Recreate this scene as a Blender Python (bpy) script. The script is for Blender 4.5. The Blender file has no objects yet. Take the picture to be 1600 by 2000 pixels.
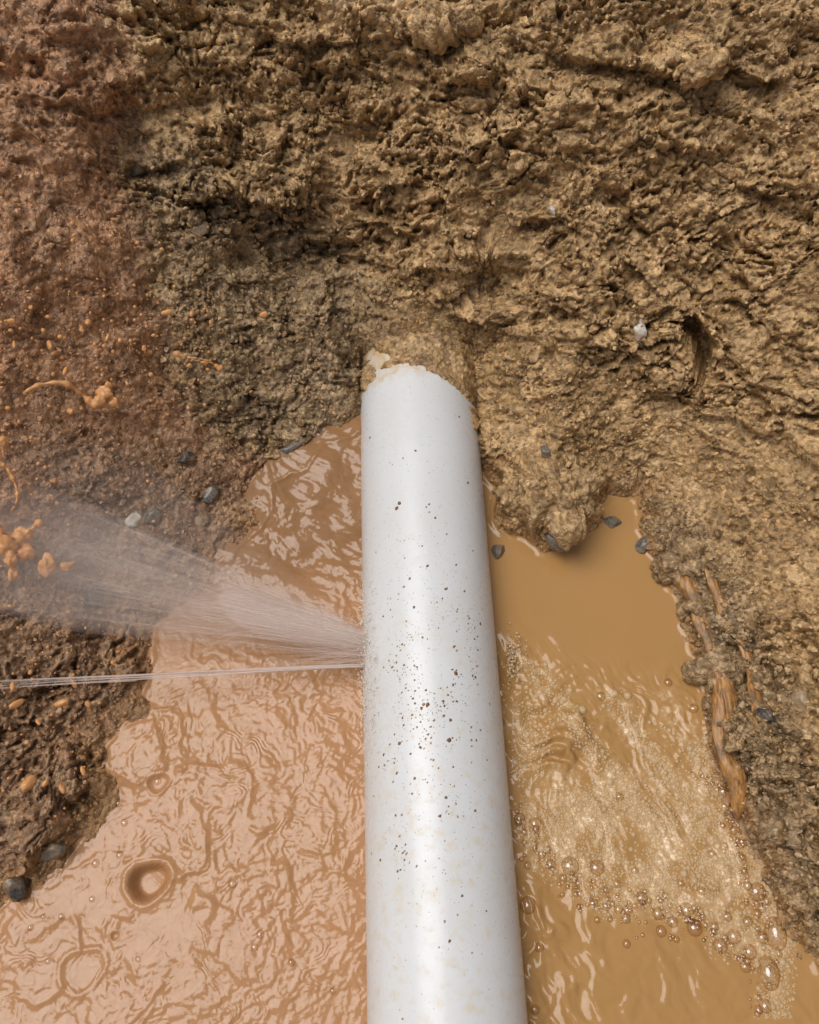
import bpy, bmesh, math, random
import numpy as np
from mathutils import Vector, Matrix

random.seed(7)
RNG = np.random.default_rng(11)
sc = bpy.context.scene
COL = sc.collection
R_ = math.radians

# ------------------------------------------------------------------ camera, sky, sun, exposure
H = 0.662                       # camera height above the water
PITCH = R_(64.6)                # looking down by this angle
F = 1570.0                      # focal length in photo pixels (1600 x 2000)
cam_d = bpy.data.cameras.new('camera')
cam = bpy.data.objects.new('camera', cam_d); COL.objects.link(cam)
cam.location = (0, 0, H)
cam.rotation_euler = (math.pi / 2 - PITCH, 0, 0)
cam_d.sensor_fit = 'VERTICAL'; cam_d.sensor_height = 24.0
cam_d.lens = 24.0 * F / 2000.0
cam_d.clip_start = 0.01; cam_d.clip_end = 500
cam_d.dof.use_dof = True; cam_d.dof.focus_distance = 0.66; cam_d.dof.aperture_fstop = 7.0
sc.camera = cam

SUN_EL, SUN_AZ = R_(69), R_(-80)        # azimuth clockwise from +Y (away from the camera)
world = bpy.data.worlds.new('World'); sc.world = world; world.use_nodes = True
wn = world.node_tree
bg = wn.nodes['Background']
sky = wn.nodes.new('ShaderNodeTexSky'); sky.sky_type = 'NISHITA'; sky.sun_disc = False
sky.sun_elevation = SUN_EL; sky.sun_rotation = SUN_AZ
sky.air_density = 1.0; sky.dust_density = 4.0; sky.ozone_density = 0.6
hsv = wn.nodes.new('ShaderNodeHueSaturation'); hsv.inputs['Saturation'].default_value = 0.42      # thin white overcast
wn.links.new(sky.outputs[0], hsv.inputs['Color']); wn.links.new(hsv.outputs[0], bg.inputs[0]); bg.inputs[1].default_value = 0.055
sun_d = bpy.data.lights.new('sun', 'SUN'); sun_d.energy = 1.5; sun_d.angle = R_(42); sun_d.color = (1.0, 0.98, 0.96)
sun = bpy.data.objects.new('sun', sun_d); COL.objects.link(sun)
sdir = Vector((math.sin(SUN_AZ) * math.cos(SUN_EL), math.cos(SUN_AZ) * math.cos(SUN_EL), math.sin(SUN_EL)))
sun.rotation_euler = (-sdir).to_track_quat('-Z', 'Y').to_euler()
sun.location = sdir * 5
sc.view_settings.view_transform = 'Standard'; sc.view_settings.look = 'None'
sc.view_settings.gamma = 1; sc.view_settings.use_curve_mapping = False
sc.view_settings.exposure = 0.62
sc.cycles.transparent_max_bounces = 96
sc.cycles.max_bounces = 5; sc.cycles.diffuse_bounces = 3; sc.cycles.glossy_bounces = 2; sc.cycles.adaptive_threshold = 0.02

# ------------------------------------------------------------------ helpers: projection
SP, CP = math.sin(PITCH), math.cos(PITCH)
FWD = Vector((0, CP, -SP)); UPV = Vector((0, SP, CP)); ORG = Vector((0, 0, H))

def ray(u, v):
    d = Vector(((u - 800) / F, 0, 0)) + UPV * (-(v - 1000) / F) + FWD
    return d.normalized()

def at(u, v, z=0.0):
    d = ray(u, v)
    return ORG + d * ((z - H) / d.z)

def project(x, y, z):
    zz = z - H
    dep = np.maximum(y * CP - zz * SP, 0.05)
    yy = y * SP + zz * CP
    return 800 + F * x / dep, 1000 - F * yy / dep

# ------------------------------------------------------------------ helpers: noise on arrays
def _h(ix, iy, seed):
    n = (ix.astype(np.int64) * 374761393 + iy.astype(np.int64) * 668265263 + seed * 1442695041) & 0xFFFFFFFF
    n = ((n ^ (n >> 13)) * 1274126177) & 0xFFFFFFFF
    n = (n ^ (n >> 16)) & 0xFFFFFFFF
    n = (n * 2246822519) & 0xFFFFFFFF
    return (n ^ (n >> 15)) & 0xFFFFFF

def _r(ix, iy, seed):
    return _h(ix, iy, seed).astype(np.float32) / float(0xFFFFFF)

def perlin(x, y, seed=0):
    x0 = np.floor(x); y0 = np.floor(y)
    fx = (x - x0).astype(np.float32); fy = (y - y0).astype(np.float32)
    ux = fx * fx * fx * (fx * (fx * 6 - 15) + 10); uy = fy * fy * fy * (fy * (fy * 6 - 15) + 10)
    out = []
    for dx in (0, 1):
        for dy in (0, 1):
            a = _r(x0 + dx, y0 + dy, seed) * (2 * np.pi)
            out.append(np.cos(a) * (fx - dx) + np.sin(a) * (fy - dy))
    a = out[0] * (1 - uy) + out[1] * uy
    b = out[2] * (1 - uy) + out[3] * uy
    return (a * (1 - ux) + b * ux) * 1.5

def fbm(x, y, seed=0, octaves=4, gain=0.5):
    t = 0; a = 1.0; s = 1.0
    for k in range(octaves):
        t = t + a * perlin(x * s, y * s, seed + 17 * k); a *= gain; s *= 2.03
    return t

def worley(x, y, seed=0):
    x0 = np.floor(x); y0 = np.floor(y)
    f1 = np.full(x.shape, 9.0, np.float32); f2 = f1.copy(); idr = np.zeros(x.shape, np.float32)
    for dx in (-1, 0, 1):
        for dy in (-1, 0, 1):
            cx, cy = x0 + dx, y0 + dy
            px = cx + 0.1 + 0.8 * _r(cx, cy, seed); py = cy + 0.1 + 0.8 * _r(cx, cy, seed + 7)
            d = np.sqrt((px - x) ** 2 + (py - y) ** 2).astype(np.float32)
            rid = _r(cx, cy, seed + 13)
            closer = d < f1
            f2 = np.where(closer, f1, np.minimum(f2, d))
            idr = np.where(closer, rid, idr)
            f1 = np.where(closer, d, f1)
    return f1, f2, idr

def sstep(a, b, x):
    t = np.clip((x - a) / (b - a), 0, 1)
    return t * t * (3 - 2 * t)

def poly_sd(x, y, pts):
    """distance to a closed polygon, positive outside"""
    best = np.full(x.shape, 1e9, np.float64); inside = np.zeros(x.shape, bool)
    n = len(pts)
    for i in range(n):
        ax, ay = pts[i]; bx, by = pts[(i + 1) % n]
        ex, ey = bx - ax, by - ay
        wx, wy = x - ax, y - ay
        t = np.clip((wx * ex + wy * ey) / (ex * ex + ey * ey + 1e-12), 0, 1)
        best = np.minimum(best, (wx - ex * t) ** 2 + (wy - ey * t) ** 2)
        cond = ((ay > y) != (by > y)) & (x < (bx - ax) * (y - ay) / (by - ay + 1e-12) + ax)
        inside ^= cond
    d = np.sqrt(best)
    return np.where(inside, -d, d)

def line_sd(x, y, pts):
    """unsigned distance to an open polyline and the side (+ = above the line in the picture)"""
    best = np.full(x.shape, 1e18); side = np.zeros(x.shape); tt = np.zeros(x.shape)
    n = len(pts) - 1
    for i in range(n):
        ax, ay = pts[i]; bx, by = pts[i + 1]
        ex, ey = bx - ax, by - ay
        wx, wy = x - ax, y - ay
        t = np.clip((wx * ex + wy * ey) / (ex * ex + ey * ey), 0, 1)
        d = (wx - ex * t) ** 2 + (wy - ey * t) ** 2
        m = d < best
        best = np.where(m, d, best); side = np.where(m, ex * wy - ey * wx, side); tt = np.where(m, (i + t) / n, tt)
    return np.sqrt(best), -np.sign(side), tt

# ------------------------------------------------------------------ helpers: meshes and materials
def mesh_np(name, verts, faces, smooth=True):
    """verts (n,3), faces (m,k) of equal k"""
    me = bpy.data.meshes.new(name)
    verts = np.asarray(verts, np.float32); faces = np.asarray(faces, np.int32)
    m, k = faces.shape
    me.vertices.add(len(verts)); me.vertices.foreach_set('co', verts.ravel())
    me.loops.add(m * k); me.loops.foreach_set('vertex_index', faces.ravel())
    me.polygons.add(m)
    me.polygons.foreach_set('loop_start', np.arange(0, m * k, k, dtype=np.int32))
    me.polygons.foreach_set('loop_total', np.full(m, k, np.int32))
    me.polygons.foreach_set('use_smooth', np.full(m, smooth, bool))
    me.update(calc_edges=True); me.validate()
    return me

def vattr(me, name, rgb):
    a = me.attributes.new(name, 'FLOAT_COLOR', 'POINT')
    c = np.ones((len(me.vertices), 4), np.float32); c[:, :rgb.shape[1]] = rgb
    a.data.foreach_set('color', c.ravel())

def link(name, me, mat, parent=None):
    o = bpy.data.objects.new(name, me); COL.objects.link(o)
    if mat and not me.materials: me.materials.append(mat)
    if parent: o.parent = parent
    return o

def tag(o, label=None, cat=None, group=None, kind=None):
    if label: o['label'] = label
    if cat: o['category'] = cat
    if group: o['group'] = group
    if kind: o['kind'] = kind
    return o

class NT:
    """short-hand for building a material"""
    def __init__(s, name):
        s.m = bpy.data.materials.new(name); s.m.use_nodes = True
        s.t = s.m.node_tree; s.b = s.t.nodes['Principled BSDF']; s.out = s.t.nodes['Material Output']
        s.co = s.n('ShaderNodeTexCoord').outputs['Object']
    def n(s, typ, **kw):
        nd = s.t.nodes.new(typ)
        for k, v in kw.items(): setattr(nd, k, v)
        return nd
    def l(s, a, b): s.t.links.new(a, b)
    def noise(s, scale, detail=4, rough=0.55, vec=None):
        nd = s.n('ShaderNodeTexNoise'); nd.inputs['Scale'].default_value = scale
        nd.inputs['Detail'].default_value = detail; nd.inputs['Roughness'].default_value = rough
        s.l(vec or s.co, nd.inputs['Vector']); return nd.outputs['Fac']
    def vor(s, scale, feature='F1', out='Distance', vec=None):
        nd = s.n('ShaderNodeTexVoronoi', feature=feature); nd.inputs['Scale'].default_value = scale
        s.l(vec or s.co, nd.inputs['Vector']); return nd.outputs[out]
    def ramp(s, fac, stops):
        nd = s.n('ShaderNodeValToRGB'); e = nd.color_ramp.elements
        while len(e) < len(stops): e.new(0.5)
        for el, (p, c) in zip(e, stops):
            el.position = p; el.color = (c[0], c[1], c[2], 1) if isinstance(c, tuple) else (c, c, c, 1)
        s.l(fac, nd.inputs[0]); return nd.outputs['Color']
    def mix(s, fac, a, b, mode='MIX'):
        nd = s.n('ShaderNodeMix', data_type='RGBA', blend_type=mode)
        for sock, v in ((nd.inputs[0], fac), (nd.inputs[6], a), (nd.inputs[7], b)):
            if hasattr(v, 'links'): s.l(v, sock)
            elif isinstance(v, tuple): sock.default_value = (v[0], v[1], v[2], 1)
            else: sock.default_value = v
        return nd.outputs[2]
    def math(s, op, a, b=0.0):
        nd = s.n('ShaderNodeMath', operation=op)
        for sock, v in ((nd.inputs[0], a), (nd.inputs[1], b)):
            if hasattr(v, 'links'): s.l(v, sock)
            else: sock.default_value = v
        return nd.outputs[0]
    def maprange(s, v, a, b, c, d):
        nd = s.n('ShaderNodeMapRange'); s.l(v, nd.inputs[0])
        for i, q in enumerate((a, b, c, d)): nd.inputs[i + 1].default_value = q
        return nd.outputs[0]
    def attr(s, name):
        nd = s.n('ShaderNodeAttribute', attribute_name=name); sep = s.n('ShaderNodeSeparateColor')
        s.l(nd.outputs['Color'], sep.inputs[0]); return nd.outputs['Color'], sep.outputs
    def bump(s, h, strength=0.5, dist=0.001, normal=None):
        nd = s.n('ShaderNodeBump'); nd.inputs['Strength'].default_value = strength; nd.inputs['Distance'].default_value = dist
        s.l(h, nd.inputs['Height'])
        if normal: s.l(normal, nd.inputs['Normal'])
        return nd.outputs[0]
    def set(s, **kw):
        for k, v in kw.items():
            sock = s.b.inputs[k.replace('_', ' ')]
            if hasattr(v, 'links'): s.l(v, sock)
            elif isinstance(v, tuple): sock.default_value = (v[0], v[1], v[2], 1)
            else: sock.default_value = v
        return s

# ------------------------------------------------------------------ pipe axis (needed by ground and water)
PR = 0.055
PA = Vector((0.0260, -0.081, 0.012)); PB = Vector((0.0083, 0.417, 0.012))
PDIR = (PB - PA).normalized()
def pipe_x(y): return PA.x + (y - PA.y) * PDIR.x / PDIR.y

# ------------------------------------------------------------------ pool outline
_shore = [(-420, 1960), (-200, 1850), (-40, 1775), (40, 1732), (100, 1706), (165, 1650), (195, 1570), (188, 1490), (232, 1420), (285, 1372), (298, 1300),
          (318, 1240), (360, 1190), (425, 1130), (468, 1062), (528, 1003), (556, 955), (600, 925), (650, 893), (705, 872),
          (800, 880), (940, 930), (962, 1012), (985, 1040), (1030, 1046), (1052, 1085), (1112, 1077), (1170, 1034), (1172, 986), (1196, 963),
          (1233, 975), (1250, 1010), (1256, 1050), (1276, 1092), (1300, 1140), (1336, 1192), (1352, 1250), (1364, 1310), (1382, 1400),
          (1412, 1480), (1442, 1560), (1466, 1640), (1492, 1720), (1522, 1790), (1560, 1842), (1612, 1930), (1690, 2060)]
POOL = [tuple(at(u, v).xy) for u, v in _shore] + [(0.42, -0.30), (0.40, -0.55), (-0.36, -0.55), (-0.42, -0.35)]

# ------------------------------------------------------------------ ground
def axis_samples(segs, grow_lo, grow_hi, n):
    """dense middle given as (start, end, step) runs, geometric growth to the far limits"""
    a = []
    for s, e, st in segs: a.append(np.arange(s, e, st))
    mid = np.concatenate(a)
    def grow(d0, far):
        k = np.linspace(0, 1, n + 1)[1:]
        r = (far / d0) ** (1.0 / n)
        return d0 * (np.cumsum(r ** np.arange(n))) / np.sum(r ** np.arange(n)) * far / d0
    lo = mid[0] - grow(segs[0][2], mid[0] - grow_lo)[::-1]
    hi = mid[-1] + grow(segs[-1][2], grow_hi - mid[-1])
    return np.concatenate([lo, mid, hi])

def ground_base(x, y):
    wx = x + 0.010 * perlin(x * 22, y * 22, 3) + 0.004 * perlin(x * 70, y * 70, 4)
    wy = y + 0.010 * perlin(x * 22 + 9, y * 22, 5) + 0.004 * perlin(x * 70, y * 70 + 5, 6)
    wx = np.where(np.abs(x) > 1, x, wx); wy = np.where(np.abs(y) > 1.5, y, wy)
    sd = poly_sd(wx, wy, POOL)
    back = sstep(0.22, 0.42, y)
    k = 0.52 + 0.50 * back
    up = np.clip(sd, 0, None)
    lf = 1 - sstep(-0.06, 0.0, x)
    h = 0.010 * (1 - 0.75 * lf) * sstep(0.0, 0.012, sd) + k * (up * (1 - lf) + lf * up * up / (up + 0.018) * 1.08)
    h = h + 0.030 * sstep(0.15, 0.6, up) * fbm(x * 5, y * 5, 8, 3)
    rim = 0.46
    h = rim - np.log1p(np.exp(np.clip((rim - h) / 0.045, -60, 60))) * 0.045 + 0.0        # soft rim
    # low strip of slurry on both sides near the pipe mouth
    h = np.where(sd < 0, -0.05 * sstep(0, 0.05, -sd) + 0.001 * np.sign(sd), h)
    return h, sd

gx = axis_samples([(-0.36, 0.36, 0.00105)], -40, 40, 80)
gy = axis_samples([(-0.09, 0.36, 0.00115), (0.36, 0.73, 0.00082)], -40, 40, 70)
GX, GY = np.meshgrid(gx, gy)
HB, SD = ground_base(GX, GY)
# soil banked over the pipe, kept clear of it where it lies open
px_ = pipe_x(GY); dx = (GX - px_) / PR
top = 0.012 + PR * np.sqrt(np.clip(1 - dx * dx, 0, 1))
side = np.clip(np.abs(GX - px_) - PR * 0.98 + 0.004 * perlin(GX * 50, GY * 50, 62), 0, None)
open_ = 1 - sstep(0.452, 0.470, GY)
jog = 0.006 * perlin(GX * 50, GY * 50, 60)
roof = np.where(GX < px_, 0.010, 0.020) + 0.8 * side + 25 * side ** 2 + 0.004 * perlin(GX * 80, GY * 80, 61) + 0.45 * np.clip(GY - 0.40, 0, 0.06) + 1.5 * np.clip(GY + jog - 0.458, 0, None)
over_ = top - 0.003 + 1.5 * np.clip(GY + jog - 0.452, 0, None)
roof = np.where(np.abs(dx) < 0.98, over_, np.maximum(roof, over_ * (np.abs(dx) < 1.0)))
soft = 0.012 + PR * np.exp(-(dx / 1.15) ** 2) + 0.8 * side + 25 * side ** 2 + 1.5 * np.clip(GY + jog - 0.452, 0, None) + 2.2 * np.clip(GY - 0.49, 0, None)
kk = sstep(0.452, 0.474, GY + jog)
roof = roof * (1 - kk) + soft * kk
HB = np.where(GY > 0.2, np.minimum(HB, roof), HB)
# smooth base normals (from a blurred height)
def blur(a, n):
    for ax in (0, 1):
        k = np.cumsum(np.pad(a, [(n + 1, n) if i == ax else (0, 0) for i in (0, 1)], mode='edge'), axis=ax)
        a = (np.take(k, range(2 * n + 1, k.shape[ax]), ax) - np.take(k, range(0, k.shape[ax] - 2 * n - 1), ax)) / (2 * n + 1)
    return a
HS = blur(HB, 6)
dzy = np.gradient(HS, axis=0) / np.gradient(GY, axis=0); dzx = np.gradient(HS, axis=1) / np.gradient(GX, axis=1)
dzx = np.clip(dzx, -2, 2); dzy = np.clip(dzy, -2, 2)
nl = np.sqrt(1 + dzx ** 2 + dzy ** 2); NX, NY, NZ = -dzx / nl, -dzy / nl, 1 / nl
U, V = project(GX, GY, HB)
near = (np.abs(GX) < 0.9) & (GY > -0.6) & (GY < 1.3)
fade = np.where(near, 1.0, 0.0)
# surface coordinates
su = GX * 1.15; sv = GY + 0.85 * HB
w1 = 0.004 * perlin(su * 90, sv * 90, 21); w2 = 0.004 * perlin(su * 90, sv * 90, 22)
wu, wv = su + w1 + 0.012 * perlin(su * 25, sv * 25, 23), sv + w2 + 0.012 * perlin(su * 25, sv * 25, 24)

# what the ground is made of: red clay on one side, dark wet gravelly soil at the seam, ochre soil elsewhere
wob = 26 * perlin(su * 60, sv * 60, 31) + 14 * perlin(su * 160, sv * 160, 32)
red_poly = [(-900, -400), (205, -400), (235, 60), (262, 200), (250, 330), (282, 450), (300, 560), (335, 650), (330, 700), (370, 790), (430, 870), (560, 900),
            (700, 880), (720, 1100), (480, 1130), (330, 1240), (290, 1380), (190, 1470), (150, 1640), (0, 1800), (-900, 2200)]
RED = 1 - sstep(-38, 38, poly_sd(U, V, red_poly) + wob * 1.5)
grey_poly = [(255, 250), (380, 300), (470, 380), (640, 420), (720, 520), (760, 640), (700, 900), (600, 930), (430, 860), (340, 760), (320, 640), (270, 420)]
GREY = 1 - sstep(-70, 60, poly_sd(U, V, grey_poly) + wob * 1.6)
GREY2 = 1 - sstep(-50, 60, poly_sd(U, V, [(-300, 1060), (180, 1080), (330, 1130), (340, 1300), (230, 1500), (150, 1660), (-300, 1800)]) + wob)
GREY3 = 1 - sstep(-40, 60, poly_sd(U, V, [(1230, 960), (1330, 1010), (1440, 1150), (1540, 1380), (1600, 1650), (1650, 1950), (1520, 1800), (1400, 1450), (1290, 1120)]) + wob)
GREY4 = 1 - sstep(-60, 60, poly_sd(U, V, [(60, 850), (420, 860), (520, 1000), (420, 1120), (260, 1200), (120, 1180)]) + wob)
WETSHORE = 1 - sstep(0.004, 0.03, SD + 0.01 * perlin(su * 80, sv * 80, 33))
wet = np.clip(0.85 * GREY + 0.8 * GREY2 * 0.9 + 0.85 * GREY3 + 0.8 * GREY4 + 0.5 * WETSHORE + 0.35 * RED + 0.25 * sstep(0.0, 0.7, fbm(su * 12, sv * 12, 34, 3)), 0, 1)

# relief, along the surface normal (metres)
crumb = np.clip(0.85 + 0.8 * fbm(su * 16, sv * 16, 41, 3), 0.30, 1.35)
crumb *= 1 + 0.55 * (1 - sstep(0.28, 0.46, GY)) + 0.45 * GREY
SLUR = (1 - sstep(0.001, np.where(GX < 0, 0.034, 0.014), SD + 0.016 * perlin(su * 45, sv * 45, 35) + 0.004 * perlin(su * 190, sv * 190, 36)))
crumb *= (1 - 0.50 * RED) + 0.15 * GREY2 + 0.15 * GREY4
bump1 = lambda f: np.sqrt(np.clip(1 - 0.9 * f * f, 0, 1)) - 0.65
d = 0.020 * fbm(su * 7, sv * 7, 42, 3) + 0.007 * fbm(wu * 26, wv * 32, 43, 3)
rid = 1 - np.abs(fbm(wu * 22, wv * 34 + 0.4 * wu * 30, 44, 3))
d += 0.006 * (rid - 0.6) * (1 - 0.6 * RED)
f1, f2, ia = worley(wu * 58, wv * 64, 45)
d += crumb * 0.0072 * (bump1(f1) + 0.8 * (ia - 0.5))
d -= crumb * 0.0030 * np.exp(-((f2 - f1) / 0.09) ** 2) * (ia > 0.35)
f1, f2, ib = worley(wu * 128, wv * 140, 46)
d += crumb * 0.0056 * (bump1(f1) + 0.95 * (ib - 0.5))
d -= crumb * 0.0065 * (ib < 0.17) * (1 - sstep(0.2, 0.5, f1))
f1, f2, ic = worley(su * 265 + w1 * 90, sv * 275 + w2 * 90, 47)
d += (0.3 + 0.9 * crumb) * 0.0021 * (bump1(f1) + 1.0 * (ic - 0.5))
d -= crumb * 0.0030 * (ic < 0.13) * (1 - sstep(0.25, 0.55, f1))
d += 0.0011 * fbm(su * 330, sv * 330, 48, 2)
# long cracks
cr = fbm(wu * 11 + 3, wv * 26 - 5 * wu, 49, 3)
d -= 0.010 * np.exp(-(cr / 0.030) ** 2) * sstep(0.0, 0.4, perlin(su * 9, sv * 9, 50)) * (1 - 0.8 * RED)
# ledges seen in the bank: soil above the line stands out, soil below is undercut
ledges = [([(500, 70), (600, 95), (700, 85), (810, 72), (930, 72)], 0.012, 50),
          ([(930, 70), (1060, 100), (1140, 122), (1240, 138), (1330, 152), (1410, 130), (1480, 150), (1640, 195)], 0.012, 55),
          ([(540, 130), (640, 137), (720, 122), (800, 160), (900, 168), (985, 176)], 0.012, 45),
          ([(640, 232), (700, 238), (760, 215)], 0.008, 30),
          ([(790, 350), (850, 322), (930, 292), (1020, 262)], 0.011, 45),
          ([(330, 235), (400, 260), (450, 250)], 0.010, 35),
          ([(240, 305), (300, 330), (360, 318)], 0.010, 35),
          ([(990, 452), (1060, 432), (1130, 440)], 0.006, 26),
          ([(1060, 545), (1180, 548), (1210, 570)], 0.007, 26),
          ([(1350, 300), (1440, 360), (1540, 390), (1640, 380)], 0.008, 40),
          ([(1210, 500), (1260, 545), (1300, 590)], 0.007, 24),
          ([(440, 880), (520, 850), (600, 870), (690, 880)], 0.006, 26),
          ([(560, 1000), (640, 930), (700, 905)], 0.004, 20),
          ([(1480, 1020), (1540, 1080), (1600, 1140)], 0.007, 30),
          ([(380, 530), (460, 560), (560, 540)], 0.007, 40),
          ([(600, 520), (650, 430), (760, 370), (900, 330), (1040, 310)], 0.008, 60),
          ([(1060, 300), (1180, 350), (1280, 470), (1370, 600)], 0.008, 50),
          ([(340, 400), (450, 385), (560, 400), (690, 430)], 0.014, 60), ([(1420, 560), (1500, 640), (1580, 760)], 0.007, 40), ([(960, 640), (1080, 600), (1200, 640)], 0.006, 35), ([(1420, 820), (1520, 860), (1610, 930)], 0.007, 36)]
d -= 0.034 * np.exp(-((U - 540) / 150) ** 2 - ((V - 545) / 115) ** 2)
break_ = sstep(-0.35, 0.25, perlin(su * 16, sv * 16, 53) + 0.5 * perlin(su * 45, sv * 45, 54))
lw = 12 * perlin(su * 70, sv * 70, 51) + 6 * perlin(su * 190, sv * 190, 52)
for pts, amp, w in ledges:
    ds, side, tt = line_sd(U + lw, V + lw, pts)
    taper = sstep(0, 0.12, tt) * (1 - sstep(0.88, 1, tt))
    d += amp * taper * (0.25 + 0.75 * break_) * np.where(side > 0, np.exp(-(ds / w) ** 2), -0.75 * np.exp(-(ds / (w * 0.55)) ** 2))
# the hole in the bank
hs = poly_sd(U + lw * 0.8, V + lw * 0.8, [(1322, 630), (1348, 618), (1374, 648), (1398, 690), (1392, 735), (1372, 770), (1356, 738), (1350, 692), (1326, 658)])
hm = 1 - sstep(-11, 3, hs); hole = 0.016 * hm; d = d * (1 - 0.6 * hm) - 0.034 * hm
d *= 1 - 0.65 * (1 - sstep(0.0, 0.03, side)) * (1 - sstep(0.47, 0.52, GY)) * (GY > 0.2)
d *= fade * (0.25 + 0.75 * sstep(-0.004, 0.02, SD))
X = GX + NX * d; Y = GY + NY * d; Z = HB + NZ * d
X = X + 0.25 * hole; Y = Y + hole; Z = Z + 0.10 * hole
Z = np.where((np.abs(dx) < 0.97) & (open_ > 0.35), np.minimum(Z, top - 0.003), Z)
clear = (np.abs(dx) < 1.0) & (open_ > 0.35)

ny_, nx_ = GX.shape
idx = np.arange(nx_ * ny_).reshape(ny_, nx_)
quads = np.stack([idx[:-1, :-1], idx[:-1, 1:], idx[1:, 1:], idx[1:, :-1]], -1).reshape(-1, 4)
keep = ~((SD < -0.035) & near)
kf = keep.ravel()[quads].any(1)
quads = quads[kf]
used = np.zeros(nx_ * ny_, bool); used[quads.ravel()] = True
remap = np.cumsum(used) - 1
gv = np.stack([X, Y, Z], -1).reshape(-1, 3)[used]
ground_me = mesh_np('ground', gv, remap[quads])
var = 0.45 * ia + 0.30 * ib + 0.25 * ic
vattr(ground_me, 'Soil', np.stack([RED, wet, var], -1).reshape(-1, 3)[used])
GREYALL = np.clip(np.maximum.reduce([GREY, GREY2 * 0.75, GREY3, GREY4 * 0.8]), 0, 1)
vattr(ground_me, 'Soil2', np.stack([GREYALL, SLUR, fade], -1).reshape(-1, 3)[used])

def soil_material(name):
    m = NT(name)
    _, a = m.attr('Soil'); _, b = m.attr('Soil2')
    red, wet_, var_ = a[0], a[1], a[2]
    grey = b[0]
    n1 = m.noise(30, 3, 0.6); n2 = m.noise(260, 3, 0.68); n3 = m.noise(900, 1.5, 0.6)
    ochre = m.ramp(m.math('ADD', m.math('MULTIPLY', n2, 0.6), m.math('MULTIPLY', var_, 0.5)),
                   [(0.28, (0.120, 0.066, 0.024)), (0.48, (0.375, 0.220, 0.090)), (0.74, (0.640, 0.420, 0.205))])
    ochre = m.mix(m.maprange(n1, 0.35, 0.7, 0, 0.55), ochre, (0.320, 0.200, 0.082))
    clay = m.ramp(m.math('ADD', m.math('MULTIPLY', n2, 0.65), m.math('MULTIPLY', var_, 0.4)),
                  [(0.28, (0.170, 0.074, 0.031)), (0.50, (0.420, 0.210, 0.096)), (0.76, (0.600, 0.350, 0.190))])
    clay = m.mix(m.maprange(n1, 0.4, 0.68, 0, 0.6), clay, (0.250, 0.135, 0.068))
    gry = m.ramp(m.math('ADD', m.math('MULTIPLY', n2, 0.6), m.math('MULTIPLY', var_, 0.5)),
                 [(0.28, (0.050, 0.036, 0.022)), (0.52, (0.200, 0.138, 0.078)), (0.78, (0.450, 0.335, 0.205))])
    c = m.mix(red, ochre, clay)
    c = m.mix(m.math('MULTIPLY', grey, m.maprange(n1, 0.25, 0.6, 0.80, 0.40)), c, gry)
    c = m.mix(m.math('MULTIPLY', wet_, 0.30), c, (0.45, 0.40, 0.36), 'MULTIPLY')
    c = m.mix(m.math('MULTIPLY', b[1], 0.75), c, (0.330, 0.172, 0.068))
    # scattered pale mineral grains
    vcn = m.n('ShaderNodeTexVoronoi'); vcn.inputs['Scale'].default_value = 290; m.l(m.co, vcn.inputs['Vector'])
    vsep = m.n('ShaderNodeSeparateColor'); m.l(vcn.outputs['Color'], vsep.inputs[0])
    tone = m.maprange(vsep.outputs[0], 0, 1, 0.60, 1.34)
    comb = m.n('ShaderNodeCombineColor')
    for q_ in range(3): m.l(tone, comb.inputs[q_])
    c = m.mix(1.0, c, comb.outputs[0], 'MULTIPLY')
    grain = m.math('LESS_THAN', vcn.outputs['Distance'], 0.13)
    c = m.mix(m.math('MULTIPLY', grain, m.maprange(n3, 0.5, 0.6, 0, 0.55)), c, (0.55, 0.44, 0.30))
    ro = m.math('SUBTRACT', m.maprange(n2, 0.3, 0.7, 0.54, 0.28), m.math('MULTIPLY', wet_, 0.24))
    vb = vcn.outputs['Distance']; bp = m.bump(m.math('ADD', m.math('MULTIPLY', vb, -0.9), m.math('ADD', m.math('MULTIPLY', n2, 1.7), m.math('MULTIPLY', n3, 0.8))), 0.9, 0.0014)
    ro = m.math('SUBTRACT', ro, m.math('MULTIPLY', m.math('GREATER_THAN', vsep.outputs[1], 0.70), 0.18))
    ro = m.math('MULTIPLY', ro, m.maprange(red, 0, 1, 1.0, 0.62))
    ro = m.math('MULTIPLY', ro, m.maprange(b[1], 0, 1, 1.0, 0.35))
    m.set(Base_Color=c, Roughness=ro, Normal=bp)
    m.b.inputs['Specular IOR Level'].default_value = 0.5
    return m.m
SOIL = soil_material('wet soil')
ground = tag(link('ground', ground_me, SOIL), 'wet ochre and red clay walls of the dug pit around the pool', kind='structure')

# ------------------------------------------------------------------ water
wxs = axis_samples([(-0.36, 0.36, 0.00098)], -0.60, 0.60, 20)
wys = axis_samples([(-0.11, 0.42, 0.00098)], -0.70, 0.44, 14)
WX, WY = np.meshgrid(wxs, wys)
WU, WV = project(WX, WY, np.zeros_like(WX))
_wh, WSD = ground_base(WX, WY)

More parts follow.
